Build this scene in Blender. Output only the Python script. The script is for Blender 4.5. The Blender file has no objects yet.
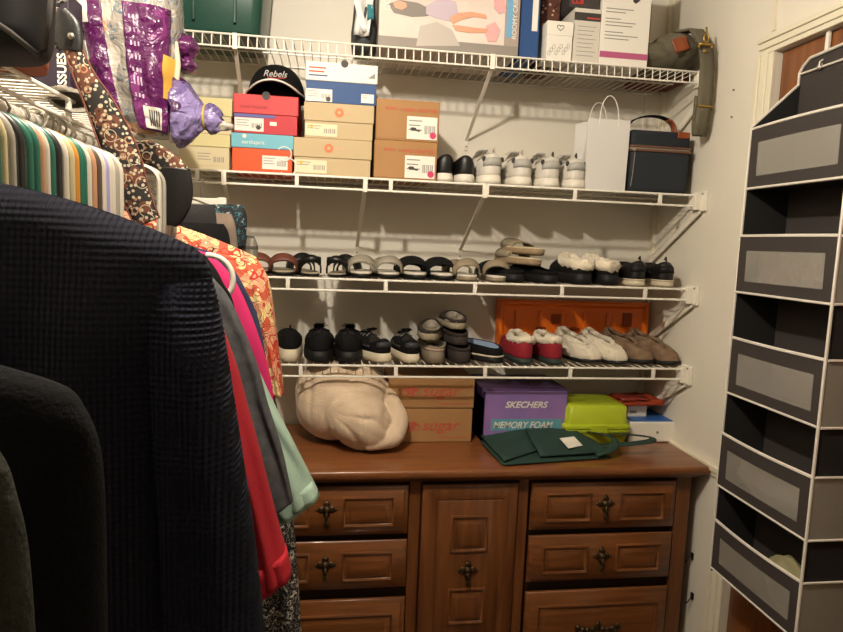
import bpy, bmesh, math, random
from mathutils import Vector, Matrix, noise
random.seed(7)
S = bpy.context.scene
COL = S.collection
PI = math.pi
# ------------------------------------------------------------------ camera numbers (fitted)
F, CX, CY = 640.0, 421.5, 316.0
M = Matrix(((0.98962511, -0.13857398, 0.03793933), (0.02142884, -0.1187495, -0.99269298), (0.14206669, 0.9832069, -0.11454801)))
EYE = Vector((-1.207, -2.3, 1.46))
def P(u, v, X=None, Y=None, Z=None):
    d = M.transposed() @ Vector(((u-CX)/F, (v-CY)/F, 1.0))
    if X is not None: t = (X-EYE.x)/d.x
    elif Y is not None: t = (Y-EYE.y)/d.y
    else: t = (Z-EYE.z)/d.z
    return EYE + d*t
# ------------------------------------------------------------------ materials
def srgb(c):
    if isinstance(c, str): c = tuple(int(c[i:i+2], 16)/255 for i in (0, 2, 4))
    return tuple(((x/12.92) if x <= .04045 else ((x+.055)/1.055)**2.4) for x in c) + (1.0,)
MATS = {}
def mat(name, c, rough=.6, metal=0, bump=0, bscale=80, c2=None, nscale=8, coat=0, sheen=0, alpha=1, trans=0, spec=.5, stretch=None, detail=4, ramp=(.35, .65), emit=None):
    if name in MATS: return MATS[name]
    m = bpy.data.materials.new(name); m.use_nodes = True
    nt = m.node_tree; N = nt.nodes; L = nt.links
    b = N['Principled BSDF']
    b.inputs['Base Color'].default_value = srgb(c)
    b.inputs['Roughness'].default_value = rough
    b.inputs['Metallic'].default_value = metal
    b.inputs['Coat Weight'].default_value = coat
    b.inputs['Sheen Weight'].default_value = sheen
    b.inputs['Alpha'].default_value = alpha
    b.inputs['Transmission Weight'].default_value = trans
    b.inputs['Specular IOR Level'].default_value = spec
    tc = N.new('ShaderNodeTexCoord'); src = tc.outputs['Object']
    if stretch:
        mp = N.new('ShaderNodeMapping'); mp.inputs['Scale'].default_value = stretch
        L.new(src, mp.inputs['Vector']); src = mp.outputs['Vector']
    if c2:
        n = N.new('ShaderNodeTexNoise'); n.inputs['Scale'].default_value = nscale; n.inputs['Detail'].default_value = detail
        L.new(src, n.inputs['Vector'])
        r = N.new('ShaderNodeValToRGB'); r.color_ramp.elements[0].position = ramp[0]; r.color_ramp.elements[1].position = ramp[1]
        r.color_ramp.elements[0].color = srgb(c); r.color_ramp.elements[1].color = srgb(c2)
        L.new(n.outputs['Fac'], r.inputs['Fac']); L.new(r.outputs['Color'], b.inputs['Base Color'])
    if bump:
        n2 = N.new('ShaderNodeTexNoise'); n2.inputs['Scale'].default_value = bscale; n2.inputs['Detail'].default_value = 3
        L.new(src, n2.inputs['Vector'])
        bp = N.new('ShaderNodeBump'); bp.inputs['Strength'].default_value = bump; bp.inputs['Distance'].default_value = .004
        L.new(n2.outputs['Fac'], bp.inputs['Height']); L.new(bp.outputs['Normal'], b.inputs['Normal'])
    MATS[name] = m
    return m
def pattern_mat(name, base, spots, scale=60, rough=.8, kind='voronoi', thr=None):
    """cloth print: successive ramps of voronoi distance / distorted waves pick among colours"""
    if name in MATS: return MATS[name]
    m = bpy.data.materials.new(name); m.use_nodes = True
    nt = m.node_tree; N = nt.nodes; L = nt.links; b = N['Principled BSDF']; b.inputs['Roughness'].default_value = rough
    tc = N.new('ShaderNodeTexCoord')
    col = None
    for k, (c, sc, lo, hi, kd) in enumerate(spots):
        mp = N.new('ShaderNodeMapping'); mp.inputs['Location'].default_value = (k*3.1, k*1.7, k*.9); L.new(tc.outputs['Object'], mp.inputs['Vector'])
        if kd == 'wave':
            t = N.new('ShaderNodeTexWave'); t.inputs['Scale'].default_value = sc; t.inputs['Distortion'].default_value = 14; t.inputs['Detail'].default_value = 1; t.inputs['Detail Scale'].default_value = 1.2; t.wave_type = 'RINGS'; out = t.outputs['Fac']
        elif kd == 'noise':
            t = N.new('ShaderNodeTexNoise'); t.inputs['Scale'].default_value = sc; t.inputs['Detail'].default_value = 1; out = t.outputs['Fac']
        elif kd == 'stripe':
            t = N.new('ShaderNodeTexWave'); t.inputs['Scale'].default_value = sc; t.bands_direction = 'Z'; out = t.outputs['Fac']
        elif kd == 'stripex':
            t = N.new('ShaderNodeTexWave'); t.inputs['Scale'].default_value = sc; t.bands_direction = 'X'; out = t.outputs['Fac']
        elif kd == 'edge':
            t = N.new('ShaderNodeTexVoronoi'); t.feature = 'DISTANCE_TO_EDGE'; t.inputs['Scale'].default_value = sc; out = t.outputs['Distance']
        else:
            t = N.new('ShaderNodeTexVoronoi'); t.inputs['Scale'].default_value = sc; out = t.outputs['Distance']
        L.new(mp.outputs['Vector'], t.inputs['Vector'])
        r = N.new('ShaderNodeValToRGB'); r.color_ramp.interpolation = 'CONSTANT'
        e = r.color_ramp.elements; e[0].position = 0; e[0].color = (0, 0, 0, 1); e[1].position = lo; e[1].color = (1, 1, 1, 1)
        if hi < 1: x = e.new(hi); x.color = (0, 0, 0, 1)
        L.new(out, r.inputs['Fac'])
        mx = N.new('ShaderNodeMix'); mx.data_type = 'RGBA'
        L.new(r.outputs['Color'], mx.inputs[0])
        if col is None: mx.inputs[6].default_value = srgb(base)
        else: L.new(col, mx.inputs[6])
        mx.inputs[7].default_value = srgb(c)
        col = mx.outputs[2]
    L.new(col, b.inputs['Base Color'])
    MATS[name] = m
    return m
def wood_mat(name, c, c2, sc=(3, 30, 30), rough=.35, coat=.25):
    if name in MATS: return MATS[name]
    m = mat(name, c, rough, c2=c2, nscale=2.2, stretch=sc, coat=coat, detail=8, ramp=(.3, .72), bump=.08, bscale=3)
    return m
# ------------------------------------------------------------------ mesh builder
class MB:
    def __init__(s): s.v = []; s.f = []
    def add(s, vs, fs):
        o = len(s.v); s.v += [Vector(v) for v in vs]; s.f += [tuple(i+o for i in f) for f in fs]; return s
    def box(s, x0, x1, y0, y1, z0, z1):
        vs = [(x, y, z) for z in (z0, z1) for y in (y0, y1) for x in (x0, x1)]
        return s.add(vs, [(0, 2, 3, 1), (4, 5, 7, 6), (0, 1, 5, 4), (2, 6, 7, 3), (0, 4, 6, 2), (1, 3, 7, 5)])
    def obox(s, c, sx, sy, sz, rz=0, rx=0, ry=0):
        R = Matrix.Rotation(rz, 3, 'Z') @ Matrix.Rotation(ry, 3, 'Y') @ Matrix.Rotation(rx, 3, 'X')
        vs = [Vector(c) + R @ Vector((x*sx/2, y*sy/2, z*sz/2)) for z in (-1, 1) for y in (-1, 1) for x in (-1, 1)]
        return s.add(vs, [(0, 2, 3, 1), (4, 5, 7, 6), (0, 1, 5, 4), (2, 6, 7, 3), (0, 4, 6, 2), (1, 3, 7, 5)])
    def tube(s, pts, r, n=8, closed=False, cap=True):
        pts = [Vector(p) for p in pts]; K = len(pts); rs = r if isinstance(r, (list, tuple)) else [r]*K
        up = None; vs = []
        for i, p in enumerate(pts):
            a = pts[(i-1) % K] if (closed or i > 0) else p; b = pts[(i+1) % K] if (closed or i < K-1) else p
            d = (b-a).normalized() if (b-a).length > 1e-9 else Vector((0, 0, 1))
            if up is None: up = Vector((0, 0, 1)) if abs(d.z) < .9 else Vector((1, 0, 0))
            u = (up - d*up.dot(d));
            u = u.normalized() if u.length > 1e-6 else d.orthogonal().normalized()
            w = d.cross(u); up = u
            for k in range(n):
                t = 2*PI*k/n; vs.append(p + (u*math.cos(t)+w*math.sin(t))*rs[i])
        fs = []
        for i in range(K if closed else K-1):
            j = (i+1) % K
            for k in range(n): fs.append((i*n+k, i*n+(k+1) % n, j*n+(k+1) % n, j*n+k))
        if cap and not closed: fs += [tuple(range(n-1, -1, -1)), tuple((K-1)*n+k for k in range(n))]
        return s.add(vs, fs)
    def rings(s, R, cap0=True, cap1=True, closed=True):
        n = len(R[0]); vs = [p for r in R for p in r]; fs = []
        for i in range(len(R)-1):
            for k in range(n if closed else n-1): fs.append((i*n+k, i*n+(k+1) % n, (i+1)*n+(k+1) % n, (i+1)*n+k))
        if cap0: fs.append(tuple(range(n-1, -1, -1)))
        if cap1: fs.append(tuple((len(R)-1)*n+k for k in range(n)))
        return s.add(vs, fs)
    def sheet(s, G, th, axis=None):
        """grid of points G[i][j] thickened to a real slab"""
        R = len(G); Cn = len(G[0]); G = [[Vector(p) for p in r] for r in G]
        top = []; bot = []
        for i in range(R):
            for j in range(Cn):
                a = G[min(i+1, R-1)][j]-G[max(i-1, 0)][j]; b = G[i][min(j+1, Cn-1)]-G[i][max(j-1, 0)]
                nn = a.cross(b); nn = nn.normalized() if nn.length > 1e-12 else Vector((0, 0, 1))
                top.append(G[i][j]+nn*th/2); bot.append(G[i][j]-nn*th/2)
        n = R*Cn; fs = []
        for i in range(R-1):
            for j in range(Cn-1):
                q = (i*Cn+j, i*Cn+j+1, (i+1)*Cn+j+1, (i+1)*Cn+j)
                fs.append(q); fs.append(tuple(n+k for k in reversed(q)))
        per = [(0, j) for j in range(Cn)] + [(i, Cn-1) for i in range(1, R)] + [(R-1, j) for j in range(Cn-2, -1, -1)] + [(i, 0) for i in range(R-2, 0, -1)]
        ids = [i*Cn+j for i, j in per]
        for k in range(len(ids)): a = ids[k]; b = ids[(k+1) % len(ids)]; fs.append((b, a, a+n, b+n))
        return s.add(top+bot, fs)
    def ell(s, c, rx, ry, rz, nu=20, nv=12, fn=None):
        c = Vector(c); R = []
        for i in range(1, nv):
            ph = PI*i/nv - PI/2; ring = []
            for k in range(nu):
                t = 2*PI*k/nu; d = Vector((math.cos(ph)*math.cos(t), math.cos(ph)*math.sin(t), math.sin(ph)))
                q = fn(d) if fn else 1
                ring.append(c+Vector((d.x*rx, d.y*ry, d.z*rz))*q)
            R.append(ring)
        return s.rings(R)
    def xf(s, mtx, start=0):
        for i in range(start, len(s.v)): s.v[i] = mtx @ s.v[i]
        return s
    def build(s, name, m, parent=None, smooth=False, bevel=0, off=None, sub=0, seg=2, angle=40):
        me = bpy.data.meshes.new(name); off = Vector(off) if off is not None else Vector((0, 0, 0))
        me.from_pydata([tuple(v-off) for v in s.v], [], s.f); me.validate(); me.update()
        bm = bmesh.new(); bm.from_mesh(me); bmesh.ops.recalc_face_normals(bm, faces=bm.faces); bm.to_mesh(me); bm.free()
        me.materials.append(m)
        o = bpy.data.objects.new(name, me); COL.objects.link(o)
        if parent is not None: o.parent = parent
        if bevel:
            b = o.modifiers.new('bevel', 'BEVEL'); b.width = bevel; b.segments = seg; b.limit_method = 'ANGLE'; b.angle_limit = math.radians(angle)
        if sub:
            q = o.modifiers.new('sub', 'SUBSURF'); q.levels = sub; q.render_levels = sub
        if smooth or bevel or sub:
            for p in me.polygons: p.use_smooth = True
            if not sub and smooth != 'all': me.set_sharp_from_angle(angle=math.radians(45))
        return o
def tag(o, label, cat, group=None):
    o['label'] = label; o['category'] = cat
    if group: o['group'] = group
    return o
def struct(o): o['kind'] = 'structure'; return o
def thing(name, label, cat, loc=(0, 0, 0), rz=0, group=None):
    o = bpy.data.objects.new(name, None); COL.objects.link(o); o.empty_display_size = .05
    o.location = loc; o.rotation_euler = (0, 0, rz)
    return tag(o, label, cat, group)
def copy_tree(o, loc=None, rz=None, label=None, parent=None):
    c = o.copy(); COL.objects.link(c)
    if parent is not None: c.parent = parent
    for ch in [x for x in list(bpy.data.objects) if x.parent == o]: copy_tree(ch, parent=c)
    if loc is not None: c.location = loc
    if rz is not None: c.rotation_euler = (0, 0, rz)
    if label: c['label'] = label
    return c
def lettering(txt, size, m, parent, x, y, z, name='lettering', depth=.0004, facing='front', roll=0, shear=0, align='LEFT', sx=1, bold=0):
    cu = bpy.data.curves.new(name, 'FONT'); cu.body = txt; cu.size = size; cu.extrude = depth; cu.shear = shear; cu.align_x = align; cu.offset = bold
    t = bpy.data.objects.new(name, cu); COL.objects.link(t)
    dg = bpy.context.evaluated_depsgraph_get()
    me = bpy.data.meshes.new_from_object(t.evaluated_get(dg)); bpy.data.objects.remove(t)
    R = Matrix.Rotation(PI/2, 4, 'X') @ Matrix.Rotation(roll, 4, 'Z') @ Matrix.Diagonal((sx, 1, 1, 1))
    if facing == 'side': R = Matrix.Rotation(-PI/2, 4, 'Z') @ R
    if facing == 'up': R = Matrix.Rotation(roll, 4, 'Z') @ Matrix.Diagonal((sx, 1, 1, 1))
    me.transform(Matrix.Translation((x, y, z)) @ R)
    me.materials.clear(); me.materials.append(m)
    o = bpy.data.objects.new(name, me); COL.objects.link(o); o.parent = parent
    return o
# ------------------------------------------------------------------ palette
m_wall = mat('painted_panel', 'e6e0d2', .6, c2='dfd8c8', nscale=1.2, bump=.12, bscale=35)
m_wallr = mat('painted_panel_right', 'e4decf', .6, c2='dcd5c4', nscale=1.2, bump=.12, bscale=35)
m_ceil = mat('ceiling_paint', 'b9b2a4', .8)
m_far = mat('far_wall_paint', '6f6455', .8)
m_floor = wood_mat('floor_wood', '4a2c1a', '2e1a10', sc=(2, 14, 1))
m_trim = mat('cream_trim', 'e2dbc4', .4)
m_wire = mat('white_coated_wire', 'ece7da', .35)
m_brkt = mat('white_plastic_bracket', 'e8e2d3', .5)
m_screw = mat('screw_steel', '8a8478', .4, metal=.8)
m_wood = wood_mat('dresser_wood', '61381a', '865129', sc=(2.2, 26, 26), rough=.36, coat=.3)
m_woodtop = wood_mat('dresser_top_wood', '6a3e20', '8a552f', sc=(2, 22, 22), rough=.33, coat=.3)
m_woodv = wood_mat('dresser_wood_upright', '5d3519', '7d4b26', sc=(26, 26, 2), rough=.38, coat=.25)
m_wooddk = mat('dresser_recess_wood', '2e170b', .6)
m_brass = mat('antique_brass', '3f3122', .4, metal=.7, c2='5d4a30', nscale=60)
m_door = wood_mat('door_wood', '6a3a1a', '8a5428', sc=(20, 20, 1.6), rough=.35)
m_black = mat('black_cloth', '100f10', .85, bump=.3, bscale=300, spec=.2)
m_blackleather = mat('black_leather', '121110', .42, bump=.15, bscale=200)
m_blackrub = mat('black_rubber', '141313', .6, spec=.3)
m_whiteleather = mat('white_leather', 'cfcabf', .45, bump=.1, bscale=120)
m_whitesole = mat('white_rubber', 'd9d3c5', .6)
m_cream = mat('cream_rubber', 'c9bda4', .65)
m_paper = mat('white_card', 'e6e1d6', .6)
m_ink = mat('dark_ink', '3a3634', .6)
m_greyink = mat('grey_ink', '8b8680', .6)
m_redink = mat('red_ink', 'c4473a', .6)
m_gold = mat('gold_metal', 'b8954a', .3, metal=.9)
m_tanleather = mat('tan_leather', '9a4f26', .5, bump=.2, bscale=150, c2='7c3c1b', nscale=20)
m_lining = mat('dark_lining', '2b2724', .9)
m_greylin = mat('grey_lining', 'a59d90', .9)
m_fur = mat('cream_fleece', 'e3d7bf', .95, bump=1.0, bscale=160, sheen=.3)
# ------------------------------------------------------------------ room shell
XL, YF, ZC = -2.05, -3.3, 2.46
def slab(name, x0, x1, y0, y1, z0, z1, m): return struct(MB().box(x0, x1, y0, y1, z0, z1).build(name, m))
slab('floor', XL-.1, .9, YF-.1, .1, -.1, 0, m_floor)
slab('ceiling', XL-.1, .9, YF-.1, .1, ZC, ZC+.1, m_ceil)
slab('wall_back', XL-.1, .9, 0, .1, 0, ZC, m_wall)
slab('wall_left', XL-.1, XL, YF, 0, 0, ZC, m_wall)
slab('wall_front', XL-.1, .9, YF-.1, YF, 0, ZC, m_far)
D0, D1, DT = -.615, -1.40, 2.02      # door opening
w = MB().box(0, .1, D0, 0, 0, ZC).box(0, .1, YF, D1, 0, ZC).box(0, .1, D1, D0, DT, ZC)
struct(w.build('wall_right', m_wallr))
# door leaf, recessed, with stiles and raised panels
d = struct(MB().box(.014, .050, D1+.003, D0-.003, .005, DT-.003).build('door_1', m_door, bevel=.002))
for (y0, y1) in ((-.70, -.98), (-1.04, -1.32)):
    for (z0, z1) in ((.15, .75), (.88, 1.55), (1.66, 1.93)):
        R = []
        for ins, x in ((0, .0135), (.012, .006), (.03, .012), (.05, .004)):
            R.append([Vector((x, a, b)) for a, b in ((y0-ins, z0+ins), (y1+ins, z0+ins), (y1+ins, z1-ins), (y0-ins, z1-ins))])
        MB().rings(R).build('raised_panel', m_door, d)
# casing: stepped profile, left leg + head + right leg
def casing(y_in, y_out, z0, z1, mb):
    # stepped: three strips of different thickness
    w_ = y_out-y_in
    for a, b, t in ((0, .32, .012), (.32, .72, .017), (.72, 1, .022)):
        mb.box(-t, .0, min(y_in+w_*a, y_in+w_*b), max(y_in+w_*a, y_in+w_*b), z0, z1)
c = MB(); casing(D0+.0, -.553, 0, DT, c); struct(c.build('trim_1', m_trim, bevel=.002))
c = MB()
for a, b, t in ((0, .32, .012), (.32, .72, .017), (.72, 1, .022)):
    c.box(-t, 0, D1-.06, -.553, DT+.044*a, DT+.044*b)
struct(c.build('trim_2', m_trim, bevel=.002))
c = MB(); casing(D1, D1-.06, 0, DT, c); struct(c.build('trim_3', m_trim, bevel=.002))
slab('trim_6', -.012, 0, -.022, 0, 0, ZC, m_trim)          # corner bead
slab('trim_7', -.006, 0, -.60, -.585, 2.08, ZC, m_trim)    # batten over the door
c = MB().box(-.014, 0, -.55, -.02, .782, .800).box(-.008, 0, -.55, -.02, .765, .782)
struct(c.build('trim_8', m_trim, bevel=.002))
slab('baseboard_right', -.012, 0, -.55, -.02, 0, .09, m_trim)
slab('baseboard_back', XL, -.012, -.012, 0, 0, .09, m_trim)
slab('trim_9', -.075, -.062, -.004, 0, 1.66, ZC, m_wall)   # panel seam
# ------------------------------------------------------------------ wire shelves
def wire_shelf(label, z, x0, x1, posts, braces, fine=False, right_brace=True):
    t = thing('wire_shelf', label, 'shelf', ((x0+x1)/2, -.31, z))
    o = t.location.copy(); r = .0018
    # deck
    mb = MB(); n = int((x1-x0)/.0254)
    lipz = z-.036
    for i in range(n+1):
        x = x0 + (x1-x0)*i/n
        if fine: mb.tube([(x, -.004, z), (x, -.31, z), (x, -.312, lipz)], r, 5)
        else: mb.tube([(x, -.004, z), (x, -.31, z)], r, 4)
    mb.build('deck', m_wire, t, smooth=True, off=o)
    mb = MB()
    for (y, zz, rr) in ((-.006, z-.004, .003), (-.16, z-.004, .003)): mb.tube([(x0, y, zz), (x1, y, zz)], rr, 6)
    mb.build('cross_wire', m_wire, t, smooth=True, off=o)
    mb = MB()
    for (y, zz) in ((-.312, z-.001), (-.313, lipz)): mb.tube([(x0, y, zz), (x1+.004, y, zz)], .0036 if not fine else .003, 8)
    mb.build('front_rail', m_wire, t, smooth=True, off=o)
    if posts:
        for x in posts: MB().box(x-.006, x+.006, -.3165, -.3095, lipz-.002, z+.001).build('spacer', m_wire, t, bevel=.001, off=o)
    for xb in braces:
        mb = MB()
        a = Vector((xb, -.305, lipz)); b = Vector((xb-.008, -.006, z-.21))
        G = [[a.lerp(b, k/10)+Vector((s*.006, 0, 0)) for s in (-1, 1)] for k in range(11)]
        mb.sheet(G, .004); mb.box(xb-.015, xb, -.006, -.001, z-.245, z-.205)
        mb.obox((xb, -.312, z-.02), .014, .010, .045)
        q = mb.build('brace', m_brkt, t, off=o, bevel=.001)
        s = MB().tube([(xb-.008, -.010, z-.232), (xb-.008, -.004, z-.232)], .003, 8); s.build('screw', m_screw, q, off=o)
    if right_brace:
        mb = MB().box(x1+.002, -.0005, -.325, -.285, lipz-.012, z+.006)
        if right_brace is True: mb.box(-.012, -.0005, -.345, -.275, lipz-.016, z+.012)
        q = mb.build('end_bracket', m_brkt, t, bevel=.002, off=o)
        s = MB().tube([(-.015, -.33, z+.004), (-.010, -.33, z+.004)], .003, 8); s.build('screw', m_screw, q, off=o)
        mb = MB(); a = Vector((-.012, -.318, lipz-.014)); b = Vector((-.014, -.02, z-.225))
        G = [[a.lerp(b, k/8)+Vector((0, s*.008, s*.008)) for s in (-1, 1)] for k in range(9)]
        mb.sheet(G, .006); mb.box(-.02, -.006, -.028, -.004, z-.245, z-.20)
        mb.build('end_brace', m_brkt, t, off=o, bevel=.001)
    return t
Z1, Z2, Z3, Z4 = 2.036, 1.647, 1.338, 1.068
XS = -2.045
wire_shelf('top white wire shelf with closely spaced lip wires, under the picture box and green tote', Z1, XS, -.055, [], (-.73, -1.495), fine=True, right_brace='brace')
wire_shelf('second white wire shelf from the top, holding shoeboxes, white sneakers and the navy lunch bag', Z2, XS, -.036, [-1.60, -1.313, -1.03, -.728, -.44, -.15], (-.735, -1.108, -1.525))
wire_shelf('third white wire shelf from the top, holding sandals and black slippers', Z3, XS, -.036, [-1.62, -1.335, -1.036, -.752, -.463, -.176], ())
wire_shelf('lowest white wire shelf, just above the things on the dresser', Z4, XS, -.03, [-1.58, -1.292, -.995, -.705, -.417, -.125], ())
# left wall shelf and clothes rod
t = thing('wire_shelf', 'white wire shelf running toward the camera above the hanging clothes', 'shelf', (-1.87, -1.3, 1.70)); o = t.location.copy()
mb = MB(); n = 66
for i in range(n+1):
    y = -2.15 + 1.75*i/n; mb.tube([(XL+.003, y, 1.70), (-1.70, y, 1.70)], .0018, 4)
mb.build('deck', m_wire, t, smooth=True, off=o)
mb = MB()
for x, z in ((XL+.006, 1.696), (-1.88, 1.696)): mb.tube([(x, -2.15, z), (x, -.40, z)], .003, 6)
mb.build('cross_wire', m_wire, t, smooth=True, off=o)
mb = MB()
for z in (1.70, 1.664): mb.tube([(-1.70, -2.15, z), (-1.70, -.40, z)], .0042, 8)
mb.build('front_rail', m_wire, t, smooth=True, off=o)
for k in range(7): y = -2.1+k*.28; MB().box(-1.704, -1.697, y-.006, y+.006, 1.66, 1.70).build('spacer', m_wire, t, off=o)
t = tag(MB().tube([(-1.76, YF+.02, 1.655), (-1.76, -.33, 1.655)], .014, 14).build('clothes_rod', mat('rod_white', 'cfcabd', .3, metal=.2), smooth=True), 'round clothes rod beneath the left wire shelf carrying the hangers', 'rod')
# ------------------------------------------------------------------ dresser
t = thing('dresser', 'carved brown wooden dresser with panelled drawers and brass pulls under the shelves', 'dresser', (-.775, -.25, 0)); o = t.location.copy()
DX0, DX1, DY = -1.505, -.044, -.46
b = MB().box(DX0+.012, DX1-.012, DY+.016, -.016, .06, .752)
b.build('carcass', m_wooddk, t, off=o)
for x0, x1 in ((DX0, -1.452), (-.957, -.922), (-.618, -.584), (-.096, DX1)): MB().box(x0, x1, DY, DY+.03, .06, .752).build('stile', m_woodv, t, bevel=.003, off=o)
for x0, x1 in ((DX0, DX0+.011), (DX1-.011, DX1)): MB().box(x0, x1, DY+.031, -.015, .06, .752).build('side_panel', m_woodv, t, bevel=.001, off=o)
b = MB()
R = []
for ins, z in ((.030, .748), (.024, .756), (.004, .766), (0, .772), (0, .783), (.004, .790), (.010, .792)):
    R.append([Vector(p) for p in ((-1.545+ins, -.503+ins, z), (-.006-ins, -.503+ins, z), (-.006-ins, -.016, z), (-1.545+ins, -.016, z))])
b.rings(R); b.build('top', m_woodtop, t, off=o, bevel=.002, smooth=True)
b = MB().box(DX0-.012, DX1+.012, DY-.012, -.016, 0, .07).box(DX0-.004, DX1+.004, DY-.006, -.016, .07, .085)
b.build('plinth', m_wood, t, bevel=.004, off=o)
def ringpanel(mb, x0, x1, z0, z1, prof, y):
    R = []
    for ins, dy in prof: R.append([Vector((a, y-dy, c_)) for a, c_ in ((x0+ins, z0+ins), (x1-ins, z0+ins), (x1-ins, z1-ins), (x0+ins, z1-ins))])
    mb.rings(R)
FRONT = ((0, 0), (0, .006), (.004, .010), (.010, .012), (.016, .018))
BEAD = ((0, -.004), (.001, .004), (.005, .0065), (.009, .004), (.011, -.0004), (.014, -.0004), (.026, .008), (.028, .0085))
def pull(parent, x, z, small=True):
    y = -.478
    # cross-shaped backplate, dome and hanging drop
    mb = MB()
    for k in range(4):
        a = k*PI/2; c = (x+math.cos(a)*.016, y-.0015, z+math.sin(a)*.016)
        mb.ell(c, .0105, .004, .0105, 10, 6)
    mb.obox((x, y-.002, z), .022, .005, .022, ry=PI/4)
    mb.ell((x, y-.006, z), .010, .007, .010, 12, 8)
    for s in (-1, 1):
        mb.ell((x+s*.028, y-.0015, z), .004, .003, .003, 8, 6); mb.ell((x, y-.0015, z+s*.028), .003, .003, .004, 8, 6)
    h = mb.build('handle', m_brass, parent, smooth='all', off=o)
    mb = MB().tube([(x, y-.008, z-.004), (x, y-.010, z-.02), (x, y-.009, z-.03)], [.003, .004, .005], 8)
    mb.ell((x, y-.009, z-.038), .008, .006, .012, 10, 8)
    mb.build('drop_pull', m_brass, h, smooth='all', off=o)
for (x0, x1) in ((-1.447, -.960), (-.578, -.100)):
    for (z0, z1) in ((.583, .735), (.412, .563)):
        mb = MB(); ringpanel(mb, x0, x1, z0, z1, FRONT, DY)
        dr = mb.build('drawer', m_wood, t, off=o, smooth=True)
        w_ = x1-x0; zc = (z0+z1)/2
        for a, b_ in ((.085, .405), (.595, .915)):
            mb = MB(); ringpanel(mb, x0+w_*a, x0+w_*b_, z0+.028, z1-.028, BEAD, DY-.0175); mb.build('raised_panel', m_wood, dr, off=o, smooth=True)
        pull(dr, (x0+x1)/2, zc+.01)
    z0, z1 = .10, .378
    mb = MB(); ringpanel(mb, x0, x1, z0, z1, FRONT, DY); dr = mb.build('drawer', m_wood, t, off=o, smooth=True)
    mb = MB(); ringpanel(mb, x0+.035, x1-.035, z0+.04, z1-.04, BEAD, DY-.0175)
    mb.build('raised_panel', m_wood, dr, off=o, smooth=True)
    mb = MB(); xc = (x0+x1)/2
    for k in range(-4, 5):
        mb.ell((xc+k*.0165, DY-.029, .255+.006*math.cos(k*1.6)+(.008 if k == 0 else 0)), .011, .006, .010 if k % 2 else .014, 10, 6)
    mb.tube([(xc-.06, DY-.028, .255), (xc-.045, DY-.045, .238), (xc, DY-.05, .230), (xc+.045, DY-.045, .238), (xc+.06, DY-.028, .255)], .004, 8)
    mb.build('handle', m_brass, dr, smooth='all', off=o)
mb = MB(); ringpanel(mb, -.920, -.620, .10, .735, ((0, 0), (0, .006), (.004, .010), (.010, .012), (.014, .014), (.045, .014), (.049, .011), (.053, .014)), DY)
dr = mb.build('door', m_woodv, t, off=o, smooth=True)
for (z0, z1) in ((.520, .640), (.285, .405), (.135, .24)):
    mb = MB(); ringpanel(mb, -.829, -.711, z0, z1, BEAD, DY-.0135); mb.build('raised_panel', m_woodv, dr, off=o, smooth=True)
pull(dr, -.770, .466)
# hooks on the wall beside the dresser
for (u, v, lb) in ((692, 556, 'upper small black hook on the cream wall beside the dresser'), (692, 596, 'lower small black hook on the cream wall beside the dresser')):
    p = P(u, v, X=-.004)
    h = thing('wall_hook', lb, 'hook', p); 
    MB().obox((0, 0, 0), .006, .012, .022).build('backplate', m_blackrub, h, bevel=.001)
    MB().tube([(-.002, 0, -.005), (-.012, 0, -.018), (-.02, -.003, -.022), (-.026, -.006, -.014)], .002, 6).build('prong', m_blackrub, h, smooth=True)
# ------------------------------------------------------------------ shoeboxes and boxes
def label_plate(parent, x0, x1, z0, z1, y, off, body=m_paper, bars=True, blob=None, lines=3, name='label'):
    """paper sticker on a front face (facing -Y) with print"""
    q = MB().box(x0, x1, y-.0008, y, z0, z1).build(name, body, parent, off=off)
    w_, h_ = x1-x0, z1-z0
    mb = MB()
    if bars:
        k = x0+w_*.58; i = 0
        while k < x1-w_*.08:
            ww = w_*(.012, .022, .03)[i % 3]; mb.box(k, k+ww, y-.0013, y-.0006, z0+h_*.25, z0+h_*.62); k += ww*2; i += 1
    for i in range(lines): zz = z1-h_*(.16+.2*i); mb.box(x0+w_*.06, x0+w_*(.5-.06*(i % 2)), y-.0013, y-.0006, zz-h_*.05, zz)
    mb.build('print', m_greyink, q, off=off)
    if blob: 
        MB().tube([((x0+w_*blob[0]), y-.0006, z0+h_*blob[1]), ((x0+w_*blob[0]), y-.0015, z0+h_*blob[1])], h_*blob[2], 20).build('sticker', blob[3], q, off=off)
    return q
def shoebox(label, u0, u1, vt, vb, body, lid, lidfrac=.38, depth=.27, Yf=-.295, name='shoebox', z0=None, group=None, over=.003):
    uc, vc = (u0+u1)/2, vb
    x0 = P(u0, vc, Y=Yf).x; x1 = P(u1, vc, Y=Yf).x
    zb = z0 if z0 is not None else P(uc, vb, Y=Yf).z
    zt = P(uc, vt, Y=Yf).z
    t = thing(name, label, 'box', ((x0+x1)/2, Yf+depth/2, zb), group=group); o = t.location.copy()
    zl = zt-(zt-zb)*lidfrac
    MB().box(x0+over, x1-over, Yf+over, Yf+depth-over, zb, zt-.003).build('body', body, t, bevel=.001, off=o)
    if lid: 
        MB().box(x0, x1, Yf, Yf+depth, zl, zt).build('lid', lid, t, bevel=.002, off=o)
    return t, o, x0, x1, zb, zl, zt, Yf
zd = Z2+.003
m_creambox = mat('cream_card', 'd0c48f', .7); m_creambox2 = mat('pale_cream_card', 'cdbf9a', .7)
m_redbox = mat('red_card', 'bb2a35', .6); m_redlid = mat('red_lid_card', 'c93d3f', .6)
m_orangebox = mat('orange_card', 'e2531e', .6); m_bluelid = mat('sky_blue_card', '6fb3c4', .6)
m_bluebox = mat('royal_blue_card', '244a80', .6); m_tanbox = mat('sand_card', 'bfaa84', .7); m_kraft = mat('kraft_card', 'a97f50', .75, c2='a2784a', nscale=6)
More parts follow.
